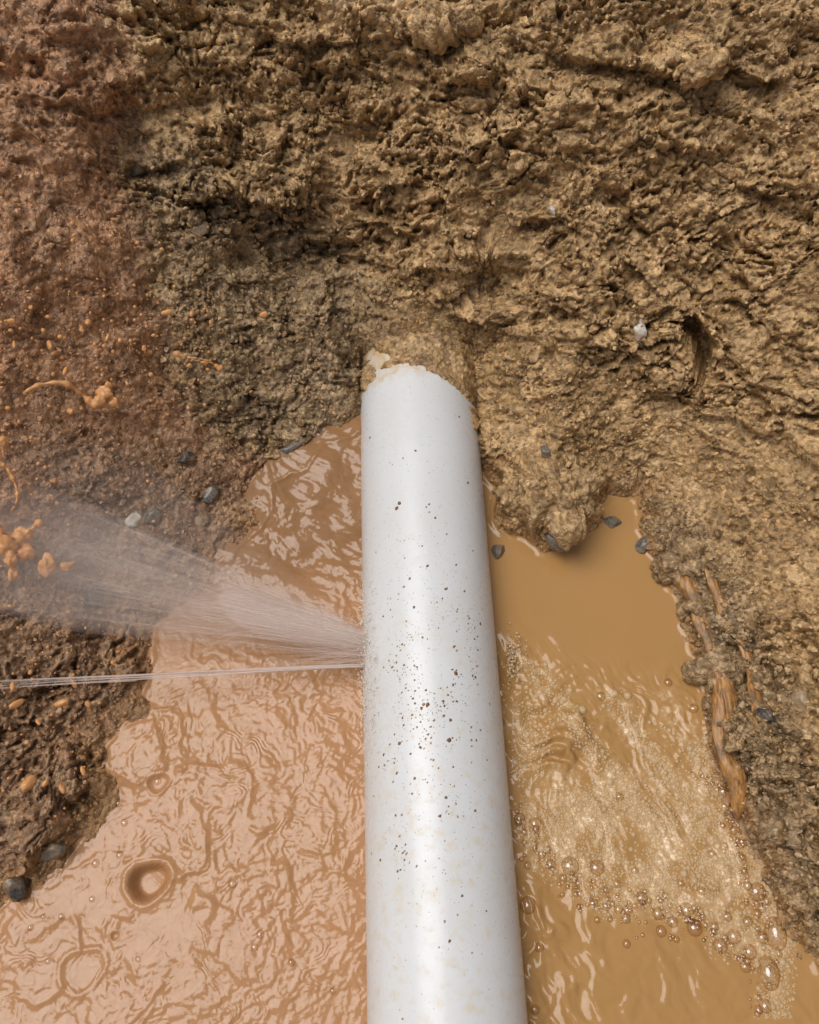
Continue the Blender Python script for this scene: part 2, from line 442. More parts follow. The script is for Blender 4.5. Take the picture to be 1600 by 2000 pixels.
def water_height(x, y, u, v, sd):
    left = 1 - sstep(-0.01, 0.01, x - np.vectorize(lambda q: 0.0)(0) - (PA.x + (y - PA.y) * PDIR.x / PDIR.y))
    right = 1 - left
    h = np.zeros_like(x)
    # ---- churned side
    wx_ = x + 0.010 * perlin(x * 26, y * 26, 71) + 0.003 * perlin(x * 80, y * 80, 72)
    wy_ = y + 0.010 * perlin(x * 26, y * 26, 73) + 0.003 * perlin(x * 80, y * 80, 74)
    lob = 0.0 * x
    rr = np.random.default_rng(8)
    arcs = [(400, 1575, .034, .0022), (330, 1640, .028, .0018), (300, 1450, .030, .002), (480, 1790, .036, .0022), (600, 1560, .05, .0010), (455, 1500, .03, .0012), (330, 1810, .03, .0014), (60, 1860, .03, .0016)]
    arcs += [(rr.uniform(40, 690), rr.uniform(1380, 1990), rr.uniform(.012, .036), rr.uniform(.0004, .0016)) for _ in range(22)]
    for k_, (cu, cv, ra, am) in enumerate(arcs):
        c = at(cu, cv); r = np.sqrt((wx_ - c.x) ** 2 + (wy_ - c.y) ** 2); aa = np.arctan2(wy_ - c.y, wx_ - c.x)
        part = 0.25 + 0.75 * sstep(-0.4, 0.5, np.sin(aa + k_ * 2.1))
        lob += 0.75 * am * part * np.exp(-((r - ra) / (0.0022 + 0.05 * ra)) ** 2) + 0.55 * am * (1 - sstep(0.75 * ra, ra, r))
    sw = 0.0017 * fbm(wx_ * 13, wy_ * 13, 76, 2) + 0.00045 * fbm(wx_ * 48, wy_ * 48, 70, 2)
    m1 = 0.5 + 0.5 * np.clip(fbm(x * 14, y * 14, 77, 2) * 1.4, -1, 1)
    rp = 0.00046 * fbm(wx_ * 130, wy_ * 130, 78, 3) * (0.35 + 1.2 * m1) + 0.00022 * perlin(wx_ * 250, wy_ * 250, 79) * m1
    cx = np.zeros_like(x)
    cen = [(567, 1600, 0.045, 0.0046), (640, 1420, 0.04, 0.005), (520, 1480, 0.04, 0.0055), (620, 1800, 0.04, 0.0045)]
    for (cu, cv, L, lam) in cen:
        c = at(cu, cv)
        r = np.sqrt((wx_ - c.x) ** 2 + (wy_ - c.y) ** 2)
        cx += 0.00011 * (lam / 0.005) * np.sin(2 * np.pi * r / lam) * np.exp(-(r / L) ** 2)
    ramp_l = sstep(1180, 1420, v)
    hl = (lob + sw) * (0.35 + 0.65 * ramp_l) + rp * (0.6 + 0.5 * ramp_l) + cx * ramp_l
    # slurry running down from the bank toward the pipe
    fl = 1 - sstep(1080, 1220, v)
    q = (x * 0.86 - y * 0.5); p = (x * 0.5 + y * 0.86)
    hl += fl * (0.0007 * fbm(q * 55 + 3 * perlin(p * 20, q * 20, 82), p * 130, 81, 3) + 0.004 * fbm(q * 22, p * 30, 83, 2))
    hl += 0.020 * sstep(0.26, 0.37, y)
    # splash crater, small rings
    for (cu, cv, ra, dep, rim) in ((290, 1722, 0.0140, 0.010, 0.0014), (160, 1895, 0.0130, 0.0006, 0.0009),
                                   (310, 1530, 0.007, 0.001, 0.001), (225, 1828, 0.003, 0.0015, 0.0006)):
        c = at(cu, cv); aa = np.arctan2(y - c.y, x - c.x)
        r = np.sqrt((x - c.x) ** 2 + ((y - c.y) * 0.92) ** 2) / (ra * (1 + 0.13 * np.sin(2 * aa + 1.0) + 0.07 * np.sin(3 * aa)))
        flat = np.exp(-(r / 1.25) ** 4)
        hl = hl * (1 - 0.8 * flat) + (0.0012 * np.sin(aa * 17 + 3 * np.sin(aa * 3)) * np.exp(-((r - 0.6) / 0.3) ** 2) if dep > 0.01 else 0)
        hl += -dep * (1 - sstep(0.55, 1.02, r)) + rim * np.exp(-((r - 1.14) / 0.17) ** 2)
    # ---- quieter side
    c0 = at(985, 1290)
    t = (x - c0.x) * 0.55 - (y - c0.y) * 0.83
    s = (x - c0.x) * 0.83 + (y - c0.y) * 0.55
    turb = (1 - sstep(-30, 60, poly_sd(u, v, [(960, 1290), (1040, 1270), (1180, 1330), (1330, 1320), (1380, 1380), (1460, 1640), (1490, 1760), (1330, 1790), (1150, 1740), (1000, 1690), (960, 1600)])))
    hr = 0.00010 * fbm(x * 40, y * 60, 90, 3)
    hr += turb * (0.0015 * fbm(s * 70 + 2.0 * perlin(t * 30, s * 30, 92), t * 24, 91, 3) + 0.0006 * fbm(s * 190, t * 80, 93, 2) + 0.0016 * fbm(s * 22, t * 12, 96, 2))
    lump = np.exp(-((u - 1085) / 75) ** 2 - ((v - 1440) / 70) ** 2)
    hr += lump * (0.008 + 0.010 * fbm(wx_ * 34, wy_ * 34, 94, 3) + 0.0022 * np.sin(260 * (wx_ * 0.5 + wy_ + 0.3 * perlin(x * 30, y * 30, 104) / 10)))
    jet = np.exp(-((u - 1000) / 60) ** 2 - ((v - 1330) / 70) ** 2)
    hr += jet * 0.006 * fbm(s * 40, t * 20, 95, 3)
    low = sstep(1690, 1760, v)
    nearp = np.exp(-((u - (985 + (v - 1300) * 0.062)) / 110) ** 2)
    hr += low * (0.0030 * fbm(wx_ * 36 + wy_ * 10, wy_ * 26 - wx_ * 6, 97, 2) * (0.30 + nearp) + 0.0016 * fbm(wx_ * 95 + wy_ * 30, wy_ * 70, 98, 2) * (0.32 + nearp))
    h = left * hl + right * hr
    # meniscus against soil and pipe
    h = h + 0.0012 * np.exp(-(np.abs(sd) / 0.003) ** 2)
    return h

WH = water_height(WX, WY, WU, WV, WSD)
wnq = np.arange(WX.size).reshape(WX.shape)
wq = np.stack([wnq[:-1, :-1], wnq[:-1, 1:], wnq[1:, 1:], wnq[1:, :-1]], -1).reshape(-1, 4)
kp = (WSD < 0.022).ravel()[wq].any(1); wq = wq[kp]
used = np.zeros(WX.size, bool); used[wq.ravel()] = True; remap = np.cumsum(used) - 1
water_me = mesh_np('water', np.stack([WX, WY, WH], -1).reshape(-1, 3)[used], remap[wq])
mixl = (1 - sstep(-0.02, 0.02, WX - (PA.x + (WY - PA.y) * PDIR.x / PDIR.y)))
AER = (1 - sstep(-50, 30, poly_sd(WU, WV, [(1030, 1540), (1200, 1480), (1400, 1520), (1480, 1690), (1540, 1850), (1480, 1890), (1340, 1790), (1180, 1780), (1015, 1680)]))) * np.clip(0.45 + 1.3 * fbm(WX * 45, WY * 45, 101, 4), 0, 1)
STR = 0.0 * WX
for q_ in ([(1030, 1290), (1090, 1370), (1160, 1480), (1230, 1550)], [(1190, 1360), (1290, 1500), (1380, 1600)], [(1300, 1370), (1370, 1480), (1440, 1620)], [(1000, 1400), (1060, 1500), (1150, 1600)], [(1440, 1560), (1480, 1690), (1530, 1830), (1505, 1960)]):
    STR = np.maximum(STR, np.exp(-(line_sd(WU + 10 * perlin(WX * 60, WY * 60, 102), WV, q_)[0] / 20) ** 2))
AER = np.clip(np.maximum(AER, STR * np.clip(0.35 + 1.5 * fbm(WX * 90, WY * 90, 103, 3), 0, 1)), 0, 1)
vattr(water_me, 'Air', np.stack([AER, mixl * (1 - sstep(1060, 1260, WV)) * 0.75, AER], -1).reshape(-1, 3)[used])
vattr(water_me, 'Silt', np.stack([mixl, 0.5 + 0.5 * fbm(WX * 12, WY * 12, 99, 3), mixl * (0.3 + 0.7 * sstep(1150, 1400, WV))], -1).reshape(-1, 3)[used])
m = NT('muddy water')
_, a = m.attr('Silt')
wn1 = m.noise(14, 4, 0.55); wn2 = m.noise(60, 4, 0.6)
wc = m.mix(a[0], (0.375, 0.206, 0.072), (0.395, 0.203, 0.094))
wc = m.mix(m.maprange(wn1, 0.35, 0.7, 0, 0.35), wc, (0.330, 0.175, 0.062))
wc = m.mix(m.math('MULTIPLY', a[0], m.maprange(wn2, 0.45, 0.7, 0, 0.4)), wc, (0.46, 0.25, 0.13))
_, air = m.attr('Air')
wc = m.mix(air[1], wc, (0.235, 0.125, 0.056))
wc = m.mix(m.math('MULTIPLY', air[0], m.maprange(m.vor(330), 0.1, 0.55, 0.95, 0.25)), wc, (0.80, 0.62, 0.40))
m.set(Base_Color=wc, Roughness=0.06, IOR=1.36)
fld = m.noise(17, 1.5, 0.5); fl2 = m.noise(46, 1.0, 0.5)
sn = m.math('SINE', m.math('ADD', m.math('MULTIPLY', fld, 130.0), m.math('MULTIPLY', fl2, 48.0)))
sn = m.math('MULTIPLY', m.math('MULTIPLY', m.math('MULTIPLY', sn, 0.8), a[2]), m.maprange(m.noise(33, 2, 0.5), 0.40, 0.62, 0.05, 1.0))
m.l(m.bump(m.math('ADD', sn, m.math('MULTIPLY', m.math('MULTIPLY', m.noise(330, 2, 0.5), 2.2), m.maprange(a[2], 0, 1, 0.25, 1))), 0.50, 0.00024), m.b.inputs['Normal'])
WATER = m.m
water = tag(link('water', water_me, WATER), 'brown muddy water filling the pit on both sides of the pipe', kind='structure')

bpy.context.view_layer.update()
def hit(u, v, lift=0.0):
    """the point of the ground or water under a photo pixel"""
    dr = ray(u, v); best = None
    for o in (ground, water):
        ok, p, n, _ = o.ray_cast(ORG, dr)
        if ok and (best is None or (p - ORG).length < (best[0] - ORG).length): best = (p.copy(), n.copy())
    if best is None: best = (at(u, v), Vector((0, 0, 1)))
    return best[0] - dr * lift, best[1]
def px2m(p): return (p - ORG).dot(FWD) / F        # metres per photo pixel at p

def hit_pipe(u, v, rad=PR):
    dr = ray(u, v); o = ORG - PA
    dp = dr - PDIR * dr.dot(PDIR); op = o - PDIR * o.dot(PDIR)
    a_, b_, c_ = dp.dot(dp), 2 * dp.dot(op), op.dot(op) - rad * rad
    q = b_ * b_ - 4 * a_ * c_
    if q < 0: return None
    return ORG + dr * ((-b_ - math.sqrt(q)) / (2 * a_))

# ------------------------------------------------------------------ the pipe
yaw = math.atan2(-PDIR.x, PDIR.y)
PM = Matrix.Translation(PA) @ Matrix.Rotation(yaw, 4, 'Z')
PMI = PM.inverted()
y0p, y1p = -0.62, 0.62
nA, nL = 160, 240
th = np.linspace(0, 2 * np.pi, nA, endpoint=False); ly = np.linspace(y0p, y1p, nL)
TH, LY = np.meshgrid(th, ly)
rad = PR + 0.00012 * fbm(TH * 1.5, LY * 20, 120, 2)
pv = np.stack([rad * np.sin(TH), LY, rad * np.cos(TH)], -1).reshape(-1, 3)
ri = PR - 0.004
inner = np.stack([ri * np.sin(TH), LY, ri * np.cos(TH)], -1).reshape(-1, 3)
ii = np.arange(nA * nL).reshape(nL, nA)
pq = np.stack([ii[:-1], ii[1:], np.roll(ii, -1, 1)[1:], np.roll(ii, -1, 1)[:-1]], -1).reshape(-1, 4)
pqi = pq[:, ::-1] + nA * nL
caps = []
for k in (0, nL - 1):
    a0 = ii[k]; b0 = np.roll(a0, -1); c4 = np.stack([a0, b0, b0 + nA * nL, a0 + nA * nL], -1)
    caps.append(c4 if k == 0 else c4[:, ::-1])
pipe_me = mesh_np('pipe', np.concatenate([pv, inner]), np.concatenate([pq, pqi] + caps))
m = NT('white plastic')
n1 = m.noise(18, 4, 0.6); n2 = m.noise(120, 5, 0.6); n3 = m.noise(700, 2, 0.5)
sep = m.n('ShaderNodeSeparateXYZ'); m.l(m.co, sep.inputs[0])
along = m.maprange(sep.outputs[1], 0.02, 0.30, 0, 1); along2 = m.maprange(sep.outputs[1], 0.36, 0.14, 0.25, 1)
c = m.mix(m.maprange(n1, 0.4, 0.7, 0, 0.5), (0.615, 0.62, 0.62), (0.57, 0.558, 0.53))
film = m.math('MULTIPLY', m.maprange(n2, 0.52, 0.72, 0, 0.55), along2)
c = m.mix(film, c, (0.58, 0.47, 0.31))
sp1 = m.math('MULTIPLY', m.math('LESS_THAN', m.vor(230), 0.12), m.maprange(m.noise(45, 2), 0.47, 0.62, 0, 0.65))
c = m.mix(sp1, c, (0.30, 0.24, 0.17))
sp2 = m.math('MULTIPLY', m.math('LESS_THAN', m.vor(520), 0.17), m.maprange(m.noise(38, 3), 0.42, 0.62, 0, 0.42))
c = m.mix(sp2, c, (0.40, 0.37, 0.32))
rust = m.maprange(m.math('ADD', sep.outputs[1], m.math('MULTIPLY', n2, 0.03)), 0.512, 0.530, 0, 1)
c = m.mix(m.math('MULTIPLY', rust, m.maprange(n2, 0.35, 0.6, 0.35, 0.95)), c, (0.52, 0.36, 0.17))
m.set(Base_Color=c, Roughness=m.maprange(n2, 0.3, 0.7, 0.24, 0.38), IOR=1.45)
m.l(m.bump(n3, 0.05, 0.0005), m.b.inputs['Normal'])
pipe = tag(link('pipe', pipe_me, m.m), 'speckled white plastic pipe coming out of the muddy bank', 'pipe')
pipe.matrix_world = PM

# mud crust over the buried end, following the pipe
edge_px = [(708, 742), (722, 731), (745, 724), (790, 713), (815, 716), (840, 726), (868, 744), (892, 763), (908, 778), (925, 792)]
eth, ely = [], []
for u, v in edge_px:
    p = hit_pipe(u, v)
    if p is None: continue
    q = PMI @ p; eth.append(math.atan2(q.x, q.z)); ely.append(q.y)
o_ = np.argsort(eth); eth = np.array(eth)[o_]; ely = np.array(ely)[o_]
ct = np.linspace(-1.75, 1.75, 150); cl = np.linspace(ely.min() - 0.02, 0.62, 130)
CT, CL = np.meshgrid(ct, cl)
ed = np.interp(CT, eth, ely)
s_ = CT * PR
sdl = CL - ed + 0.003 * perlin(s_ * 160, CL * 160, 130) + 0.0015 * perlin(s_ * 420, CL * 420, 131)
f1, f2, i1 = worley(s_ * 150, CL * 150, 132); g1, g2, i2 = worley(s_ * 330, CL * 330, 133)
thick = -0.0012 + 0.0026 * sstep(-0.001, 0.004, sdl) + 0.010 * sstep(0.004, 0.07, sdl)
thick += sstep(0, 0.006, sdl) * (0.0026 * (np.sqrt(np.clip(1 - f1 * f1, 0, 1)) - 0.6 + 0.4 * (i1 - .5)) + 0.0010 * (np.sqrt(np.clip(1 - g1 * g1, 0, 1)) - 0.6) + 0.002 * fbm(s_ * 60, CL * 60, 134, 3))
bare = (1 - sstep(-0.95, -0.45, CT + 0.25 * perlin(s_ * 60, CL * 60, 135))) * (1 - sstep(0.03, 0.055, CL - ed))
thick -= bare * 0.0052 * (0.55 + 0.9 * np.clip(0.5 + perlin(s_ * 130 + CL * 60, CL * 110, 136), 0, 1))
RC = PR + thick
ci = np.arange(CT.size).reshape(CT.shape)
cq = np.stack([ci[:-1, :-1], ci[1:, :-1], ci[1:, 1:], ci[:-1, 1:]], -1).reshape(-1, 4)
crust_me = mesh_np('mud_crust', np.stack([RC * np.sin(CT), CL, RC * np.cos(CT)], -1).reshape(-1, 3), cq)
vattr(crust_me, 'Soil', np.stack([0.25 * np.exp(-np.abs(sdl) / 0.006), 0.25 + 0 * CT, 0.5 * i1 + 0.5 * i2], -1).reshape(-1, 3))
vattr(crust_me, 'Soil2', np.stack([0.25 + 0 * CT, 0 * CT, 1 + 0 * CT], -1).reshape(-1, 3))
crust = link('mud_crust', crust_me, SOIL, pipe); tag(crust, 'crumbly brown mud clinging over the buried pipe end')

# mud specks
def blob(seed, sub=2, jag=0.25, stretch=(1, 1, 1)):
    """a lumpy closed shape of about unit radius as arrays"""
    bm = bmesh.new(); bmesh.ops.create_icosphere(bm, subdivisions=sub, radius=1.0)
    v = np.array([q.co[:] for q in bm.verts]); f = np.array([[w.index for w in q.verts] for q in bm.faces]); bm.free()
    r = 1 + jag * (perlin(v[:, 0] * 1.3 + seed * 3.1, v[:, 1] * 1.3 + v[:, 2] * 1.7 + seed, seed) + 0.5 * perlin(v[:, 0] * 3 + seed, v[:, 1] * 3 - v[:, 2] * 2.6, seed + 5))
    return v * r[:, None] * np.array(stretch), f

def frame(n):
    n = Vector(n).normalized(); t = n.orthogonal().normalized(); b = n.cross(t)
    return np.array([t[:], b[:], n[:]])          # rows

specks = [(635, 145, 7), (1153, 275, 9), (970, 180, 7), (395, 215, 8), (450, 165, 5), (960, 665, 16), (935, 630, 8), (985, 690, 8), (1115, 690, 8), (740, 905, 14), (692, 935, 9),
          (865, 880, 10), (970, 880, 10), (1225, 900, 8), (260, 932, 9), (330, 985, 6), (920, 1025, 10), (910, 1180, 19), (935, 1165, 8), (520, 1210, 10), (400, 1295, 10), (610, 1290, 9),
          (500, 1440, 10), (360, 1390, 9), (405, 1380, 7), (430, 1345, 7), (1085, 1230, 8), (1085, 1360, 8), (640, 1480, 8), (490, 1770, 8), (540, 1768, 7), (840, 1775, 10), (885, 1630, 8),
          (905, 1700, 7), (320, 1620, 6), (345, 775, 6), (505, 640, 8), (625, 858, 8), (650, 1005, 6), (1030, 20, 9), (880, 3, 8), (515, 40, 6), (290, 425, 6), (765, 1210, 6), (715, 1250, 6)]
sp = [(x / 4 + 650, y / 4 + 1150, r / 4) for x, y, r in specks]
sp += [(780, 983, 3.2), (775, 993, 3.6), (897, 814, 2), (812, 880, 2), (723, 855, 2), (914, 943, 2.2), (838, 985, 1.6), (850, 1012, 2), (743, 1680, 2.2), (903, 1750, 2.4), (878, 1838, 2.4),
       (858, 1850, 1.6), (790, 1700, 1.4), (950, 1780, 1.6), (770, 1870, 1.4), (835, 1105, 2), (800, 1130, 1.8), (872, 1150, 2)]
sr = random.Random(3)
for k in range(1050):
    v = sr.gauss(1330, 210) if k < 760 else sr.uniform(760, 1990)
    if not 760 < v < 1990: continue
    lo = 706 + max(0, (v - 800)) * 0.010; hi = 926 + (v - 780) * 0.085
    sp.append((sr.uniform(lo + 8, hi - 8), v, sr.choice([0.5, 0.6, 0.7, 0.8, 1.0, 1.2, 1.5, 1.8]) if k % 9 == 0 else sr.choice([0.5, 0.6, 0.7, 0.9])))
for k in range(46):
    cv_ = sr.gauss(1370, 130); cu_ = sr.uniform(735, 925 + (cv_ - 1100) * 0.06)
    for j in range(sr.randint(4, 14)):
        sp.append((cu_ + sr.gauss(0, 12), cv_ + sr.gauss(0, 14), sr.choice([0.7, 0.9, 1.1, 1.4, 1.9])))
vs, fs, cs, base = [], [], [], 0
hv, hf = blob(1, 1, 0.0)
for k, (u, v, r) in enumerate(sp):
    p = hit_pipe(u, v)
    if p is None: continue
    q = PMI @ p; n = Vector((q.x, 0, q.z)).normalized()
    r *= (1.4 if r > 1.45 else 1.15) * px2m(p); fr = frame(n)
    j = 1 + 0.35 * np.random.default_rng(k).uniform(-1, 1, (len(hv), 1))
    vv = (hv * j * np.array([r * sr.uniform(.8, 1.3), r * sr.uniform(.7, 1.1), min(r * 0.20, 0.0005)])) @ fr + np.array(q[:])
    vs.append(vv); fs.append(hf + base); base += len(vv)
    t = sr.random(); cs.append(np.tile([[t, 1.0 if r > 0.0011 else 0.0, 0]], (len(vv), 1)))
specks_me = mesh_np('mud_specks', np.concatenate(vs), np.concatenate(fs)); vattr(specks_me, 'Tone', np.concatenate(cs))
m = NT('dried mud specks'); _, a = m.attr('Tone')
c = m.mix(a[0], (0.15, 0.085, 0.042), (0.38, 0.23, 0.11)); c = m.mix(m.math('MULTIPLY', a[1], 0.7), c, (0.150, 0.062, 0.022))
m.set(Base_Color=c, Roughness=0.7)
tag(link('mud_specks', specks_me, m.m, pipe), 'dark brown specks of mud spattered over the white pipe', kind='stuff')

# ------------------------------------------------------------------ stones and clods
def stone_mat(name, dark, mid, light, rough, veins=0.0):
    m = NT(name); n1 = m.noise(60, 6, 0.65); n2 = m.noise(420, 4, 0.6)
    c = m.ramp(m.math('ADD', m.math('MULTIPLY', n1, 0.6), m.math('MULTIPLY', n2, 0.4)), [(0.34, dark), (0.5, mid), (0.66, light)])
    mudc = m.maprange(m.noise(110, 3, 0.6), 0.44, 0.60, 0, 0.85)
    c = m.mix(mudc, c, (0.22, 0.135, 0.06))
    m.set(Base_Color=c, Roughness=m.maprange(n2, 0.3, 0.7, rough, rough + 0.35), Normal=m.bump(n2, 0.4, 0.0008)); return m.m
MS = {'grey': stone_mat('wet grey stone', (0.055, 0.050, 0.043), (0.15, 0.138, 0.118), (0.34, 0.315, 0.27), 0.15),
      'dark': stone_mat('wet dark stone', (0.020, 0.018, 0.016), (0.060, 0.055, 0.048), (0.18, 0.165, 0.145), 0.08),
      'blue': stone_mat('wet blue grey stone', (0.040, 0.038, 0.034), (0.120, 0.116, 0.105), (0.32, 0.31, 0.285), 0.10),
      'white': stone_mat('pale quartz stone', (0.40, 0.36, 0.30), (0.60, 0.56, 0.50), (0.80, 0.77, 0.72), 0.22),
      'tan': stone_mat('tan stone', (0.20, 0.14, 0.08), (0.36, 0.27, 0.17), (0.52, 0.43, 0.31), 0.3)}

def facet_stone(name, u, v, ru, rv, rh, mat, label, cat, seed, ang=0.0, sink=0.54, cuts=12):
    """an angular pebble: a sphere cut by random planes"""
    p, n = hit(u, v); s = px2m(p)
    bm = bmesh.new(); bmesh.ops.create_icosphere(bm, subdivisions=4, radius=1.0)
    rr = np.random.default_rng(seed)
    V_ = np.array([q.co[:] for q in bm.verts])
    for k in range(cuts):
        dn = rr.normal(size=3); dn /= np.linalg.norm(dn); c_ = rr.uniform(0.55, 0.85)
        over = np.clip(V_ @ dn - c_, 0, None); V_ = V_ - over[:, None] * dn * 0.92
    V_ *= (1 + 0.06 * fbm(V_[:, 0] * 3 + seed, V_[:, 1] * 3 + V_[:, 2] * 2.5, seed, 3))[:, None]
    ca, sa = math.cos(ang), math.sin(ang)
    V_ = V_ * np.array([ru * s, rv * s, rh * s])
    V_ = np.stack([V_[:, 0] * ca - V_[:, 1] * sa, V_[:, 0] * sa + V_[:, 1] * ca, V_[:, 2]], -1)
    for q, co in zip(bm.verts, V_): q.co = co
    for f in bm.faces: f.smooth = True
    me = bpy.data.meshes.new(name); bm.to_mesh(me); bm.free()
    o = tag(link(name, me, MS[mat]), label, cat)
    toc = (ORG - p).normalized(); nn = (n * 0.5 + toc * 0.5).normalized()
    o.location = p + nn * (rh * s * (1 - 2 * sink)); o.rotation_euler = nn.to_track_quat('Z', 'Y').to_euler()
    return o

STONES = [('pebble', 262, 1014, 19, 15, 14, 'white', 'small white angular pebble above the spray beside the blue grey stone', 1, 0.3),
          ('stone', 298, 1006, 28, 22, 18, 'blue', 'blue grey stone in the dark mud touching the small white pebble', 2, 0.8),
          ('stone', 186, 1168, 36, 34, 30, 'dark', 'shiny dark wet stone under the spray on the left mud', 3, 0.2),
          ('stone', 106, 1664, 27, 22, 20, 'grey', 'grey stone at the left waterline with mud on top', 4, 0.4),
          ('stone', 30, 1724, 38, 25, 22, 'dark', 'dark grey stone at the left waterline near the frame edge', 5, 0.5),
          ('pebble', 1196, 1022, 21, 15, 14, 'grey', 'small grey pebble standing in the calm water inlet', 6, 0.6),
          ('stone', 1090, 1052, 34, 25, 22, 'grey', 'grey stone half in the water at the mud clump foot', 7, -0.4),
          ('pebble', 972, 1077, 16, 18, 14, 'grey', 'small grey pebble at the waterline against the right side of the pipe', 8, 0.0),
          ('stone', 1257, 1062, 17, 25, 16, 'blue', 'shiny blue grey stone on the right shore above the orange root', 9, 0.5),
          ('stone', 1246, 640, 38, 17, 14, 'white', 'pale elongated stone stuck in the bank beside the dark hole', 10, -0.5),
          ('chip', 1080, 412, 11, 7, 7, 'white', 'tiny white stone chip in the middle of the ochre bank', 11, -0.3),
          ('stone', 573, 872, 42, 10, 10, 'grey', 'thin flat grey stone lying left of the pipe above the slurry', 12, 0.12),
          ('pebble', 392, 1020, 19, 14, 12, 'tan', 'tan pebble in the dark mud right of the blue grey stone', 13, 0.5),
          ('stone', 364, 893, 24, 16, 14, 'dark', 'dark stone in the reddish mud above the tan pebble', 14, -0.5),
          ('stone', 412, 965, 22, 15, 13, 'blue', 'bluish stone where the slurry begins left of the pipe', 15, 0.3),
          ('pebble', 1566, 1370, 24, 22, 15, 'tan', 'rounded tan pebble in the right bank near the frame edge', 16, 0.2),
          ('stone', 1066, 884, 17, 13, 12, 'grey', 'grey stone set in the mud clump right of the pipe', 17, 0.2),
          ('stone', 268, 330, 26, 17, 16, 'grey', 'grey stone at the seam of red clay and ochre soil', 18, 0.3),
          ('stone', 395, 445, 22, 13, 12, 'tan', 'tan stone in the dark soil below the red clay seam', 19, -0.3),
          ('pebble', 1498, 1395, 22, 16, 14, 'dark', 'dark wet pebble at the lower end of the thin root', 20, 0.4)]
for (nm, u, v, a1, b1, c1, mt, lb, sd_, an) in STONES:
    facet_stone(nm, u, v, a1, b1, c1, mt, lb, 'pebble' if nm == 'pebble' else ('stone chip' if nm == 'chip' else 'stone'), sd_ * 13 + 1, an)

def clod(u, v, ru, rv, rh, label, seed, grey=0.3, wetv=0.5, ang=0.0, red=0.0):
    """a crumbly lump of soil"""
    p, n = hit(u, v); s = px2m(p)
    bm = bmesh.new(); bmesh.ops.create_icosphere(bm, subdivisions=6 if ru > 60 else 5, radius=1.0)
    V_ = np.array([q.co[:] for q in bm.verts]); F_ = np.array([[w.index for w in q.verts] for q in bm.faces]); bm.free()
    sc_ = np.array([ru * s, rv * s, rh * s])
    P = V_ * sc_
    a = P[:, 0] + 0.37 * P[:, 2] + seed; b = P[:, 1] - 0.41 * P[:, 2] + seed * 0.5
    f1, f2, i1 = worley(a * 130, b * 130, seed); g1, g2, i2 = worley(a * 300, b * 300, seed + 3)
    dsp = 0.0052 * (np.sqrt(np.clip(1 - f1 * f1, 0, 1)) - 0.6 + 0.9 * (i1 - .5)) + 0.0024 * (np.sqrt(np.clip(1 - g1 * g1, 0, 1)) - 0.6 + 1.0 * (i2 - .5)) + 0.55 * min(sc_) * fbm(a * 45, b * 45, seed + 9, 3)
    P = P + V_ * dsp[:, None]
    ca, sa = math.cos(ang), math.sin(ang)
    P = np.stack([P[:, 0] * ca - P[:, 1] * sa, P[:, 0] * sa + P[:, 1] * ca, P[:, 2]], -1)
    me = mesh_np('soil_clod', P, F_)
    vattr(me, 'Soil', np.stack([red + 0 * i1, wetv + 0 * i1, .55 * i1 + .45 * i2], -1)); vattr(me, 'Soil2', np.stack([grey + 0 * i1, 0 * i1, 1 + 0 * i1], -1))
    o = tag(link('soil_clod', me, SOIL), label, 'clod')
    toc = (ORG - p).normalized(); nn = (n * 0.5 + toc * 0.5).normalized()
    o.location = p - nn * (rh * s * (0.22 if ru > 60 else 0.0)); o.rotation_euler = nn.to_track_quat('Z', 'Y').to_euler()
clod(1085, 965, 85, 68, 48, 'large crumbly mud clump beside the water right of the pipe', 3, 0.25, 0.4)
clod(1404, 1312, 36, 46, 30, 'gravelly dark clod sitting on the thick orange root by the water', 5, 0.85, 0.8)
clod(1363, 1188, 26, 30, 22, 'small dark clod over the upper end of the thick orange root', 7, 0.8, 0.8)
clod(1328, 1100, 42, 46, 28, 'dark gravelly clump on the shore above the thick orange root', 9, 0.8, 0.7)
clod(872, 45, 66, 30, 30, 'pale ochre clod jutting out at the top of the bank above the pipe', 11, 0.0, 0.05)
clod(1365, 135, 46, 24, 24, 'light ochre clod on the ledge at the upper right of the bank', 13, 0.0, 0.05, 0.2)
clod(1000, 975, 30, 34, 22, 'small mud lump wedged between the pipe and the large clump', 15, 0.3, 0.5)

# ------------------------------------------------------------------ roots
def tube(path, radii, nseg=14, rough=0.0, seed=0, flat=1.0, cap=True):
    """closed tube through 3-D points with a radius at each"""
    pts = [Vector(p) for p in path]; n = len(pts)
    V_, F_ = [], []
    up = Vector((0, 0, 1)); 
    for i in range(n):
        t = (pts[min(i + 1, n - 1)] - pts[max(i - 1, 0)]).normalized()
        sd1 = t.cross(up); sd1 = sd1.normalized() if sd1.length > 1e-4 else Vector((1, 0, 0)); nn = sd1.cross(t).normalized()
        for k in range(nseg):
            a = 2 * math.pi * k / nseg
            r = radii[i] * (1 + (rough * math.sin(k * 2.3 + seed) * math.cos(i * 0.21 + k * 1.7 + seed) if rough else 0))
            V_.append(pts[i] + sd1 * (math.cos(a) * r) + nn * (math.sin(a) * r * flat))
    for i in range(n - 1):
        for k in range(nseg):
            a, b = i * nseg + k, i * nseg + (k + 1) % nseg
            F_.append((a, b, b + nseg, a + nseg))
    V_ = np.array([q[:] for q in V_]); 
    c0, c1 = len(V_), len(V_) + 1
    V_ = np.concatenate([V_, [pts[0][:], pts[-1][:]]])
    for k in range(nseg):
        a, b = k, (k + 1) % nseg; F_.append((b, a, c0, c0)); a, b = (n - 1) * nseg + k, (n - 1) * nseg + (k + 1) % nseg; F_.append((a, b, c1, c1))
    return V_, F_

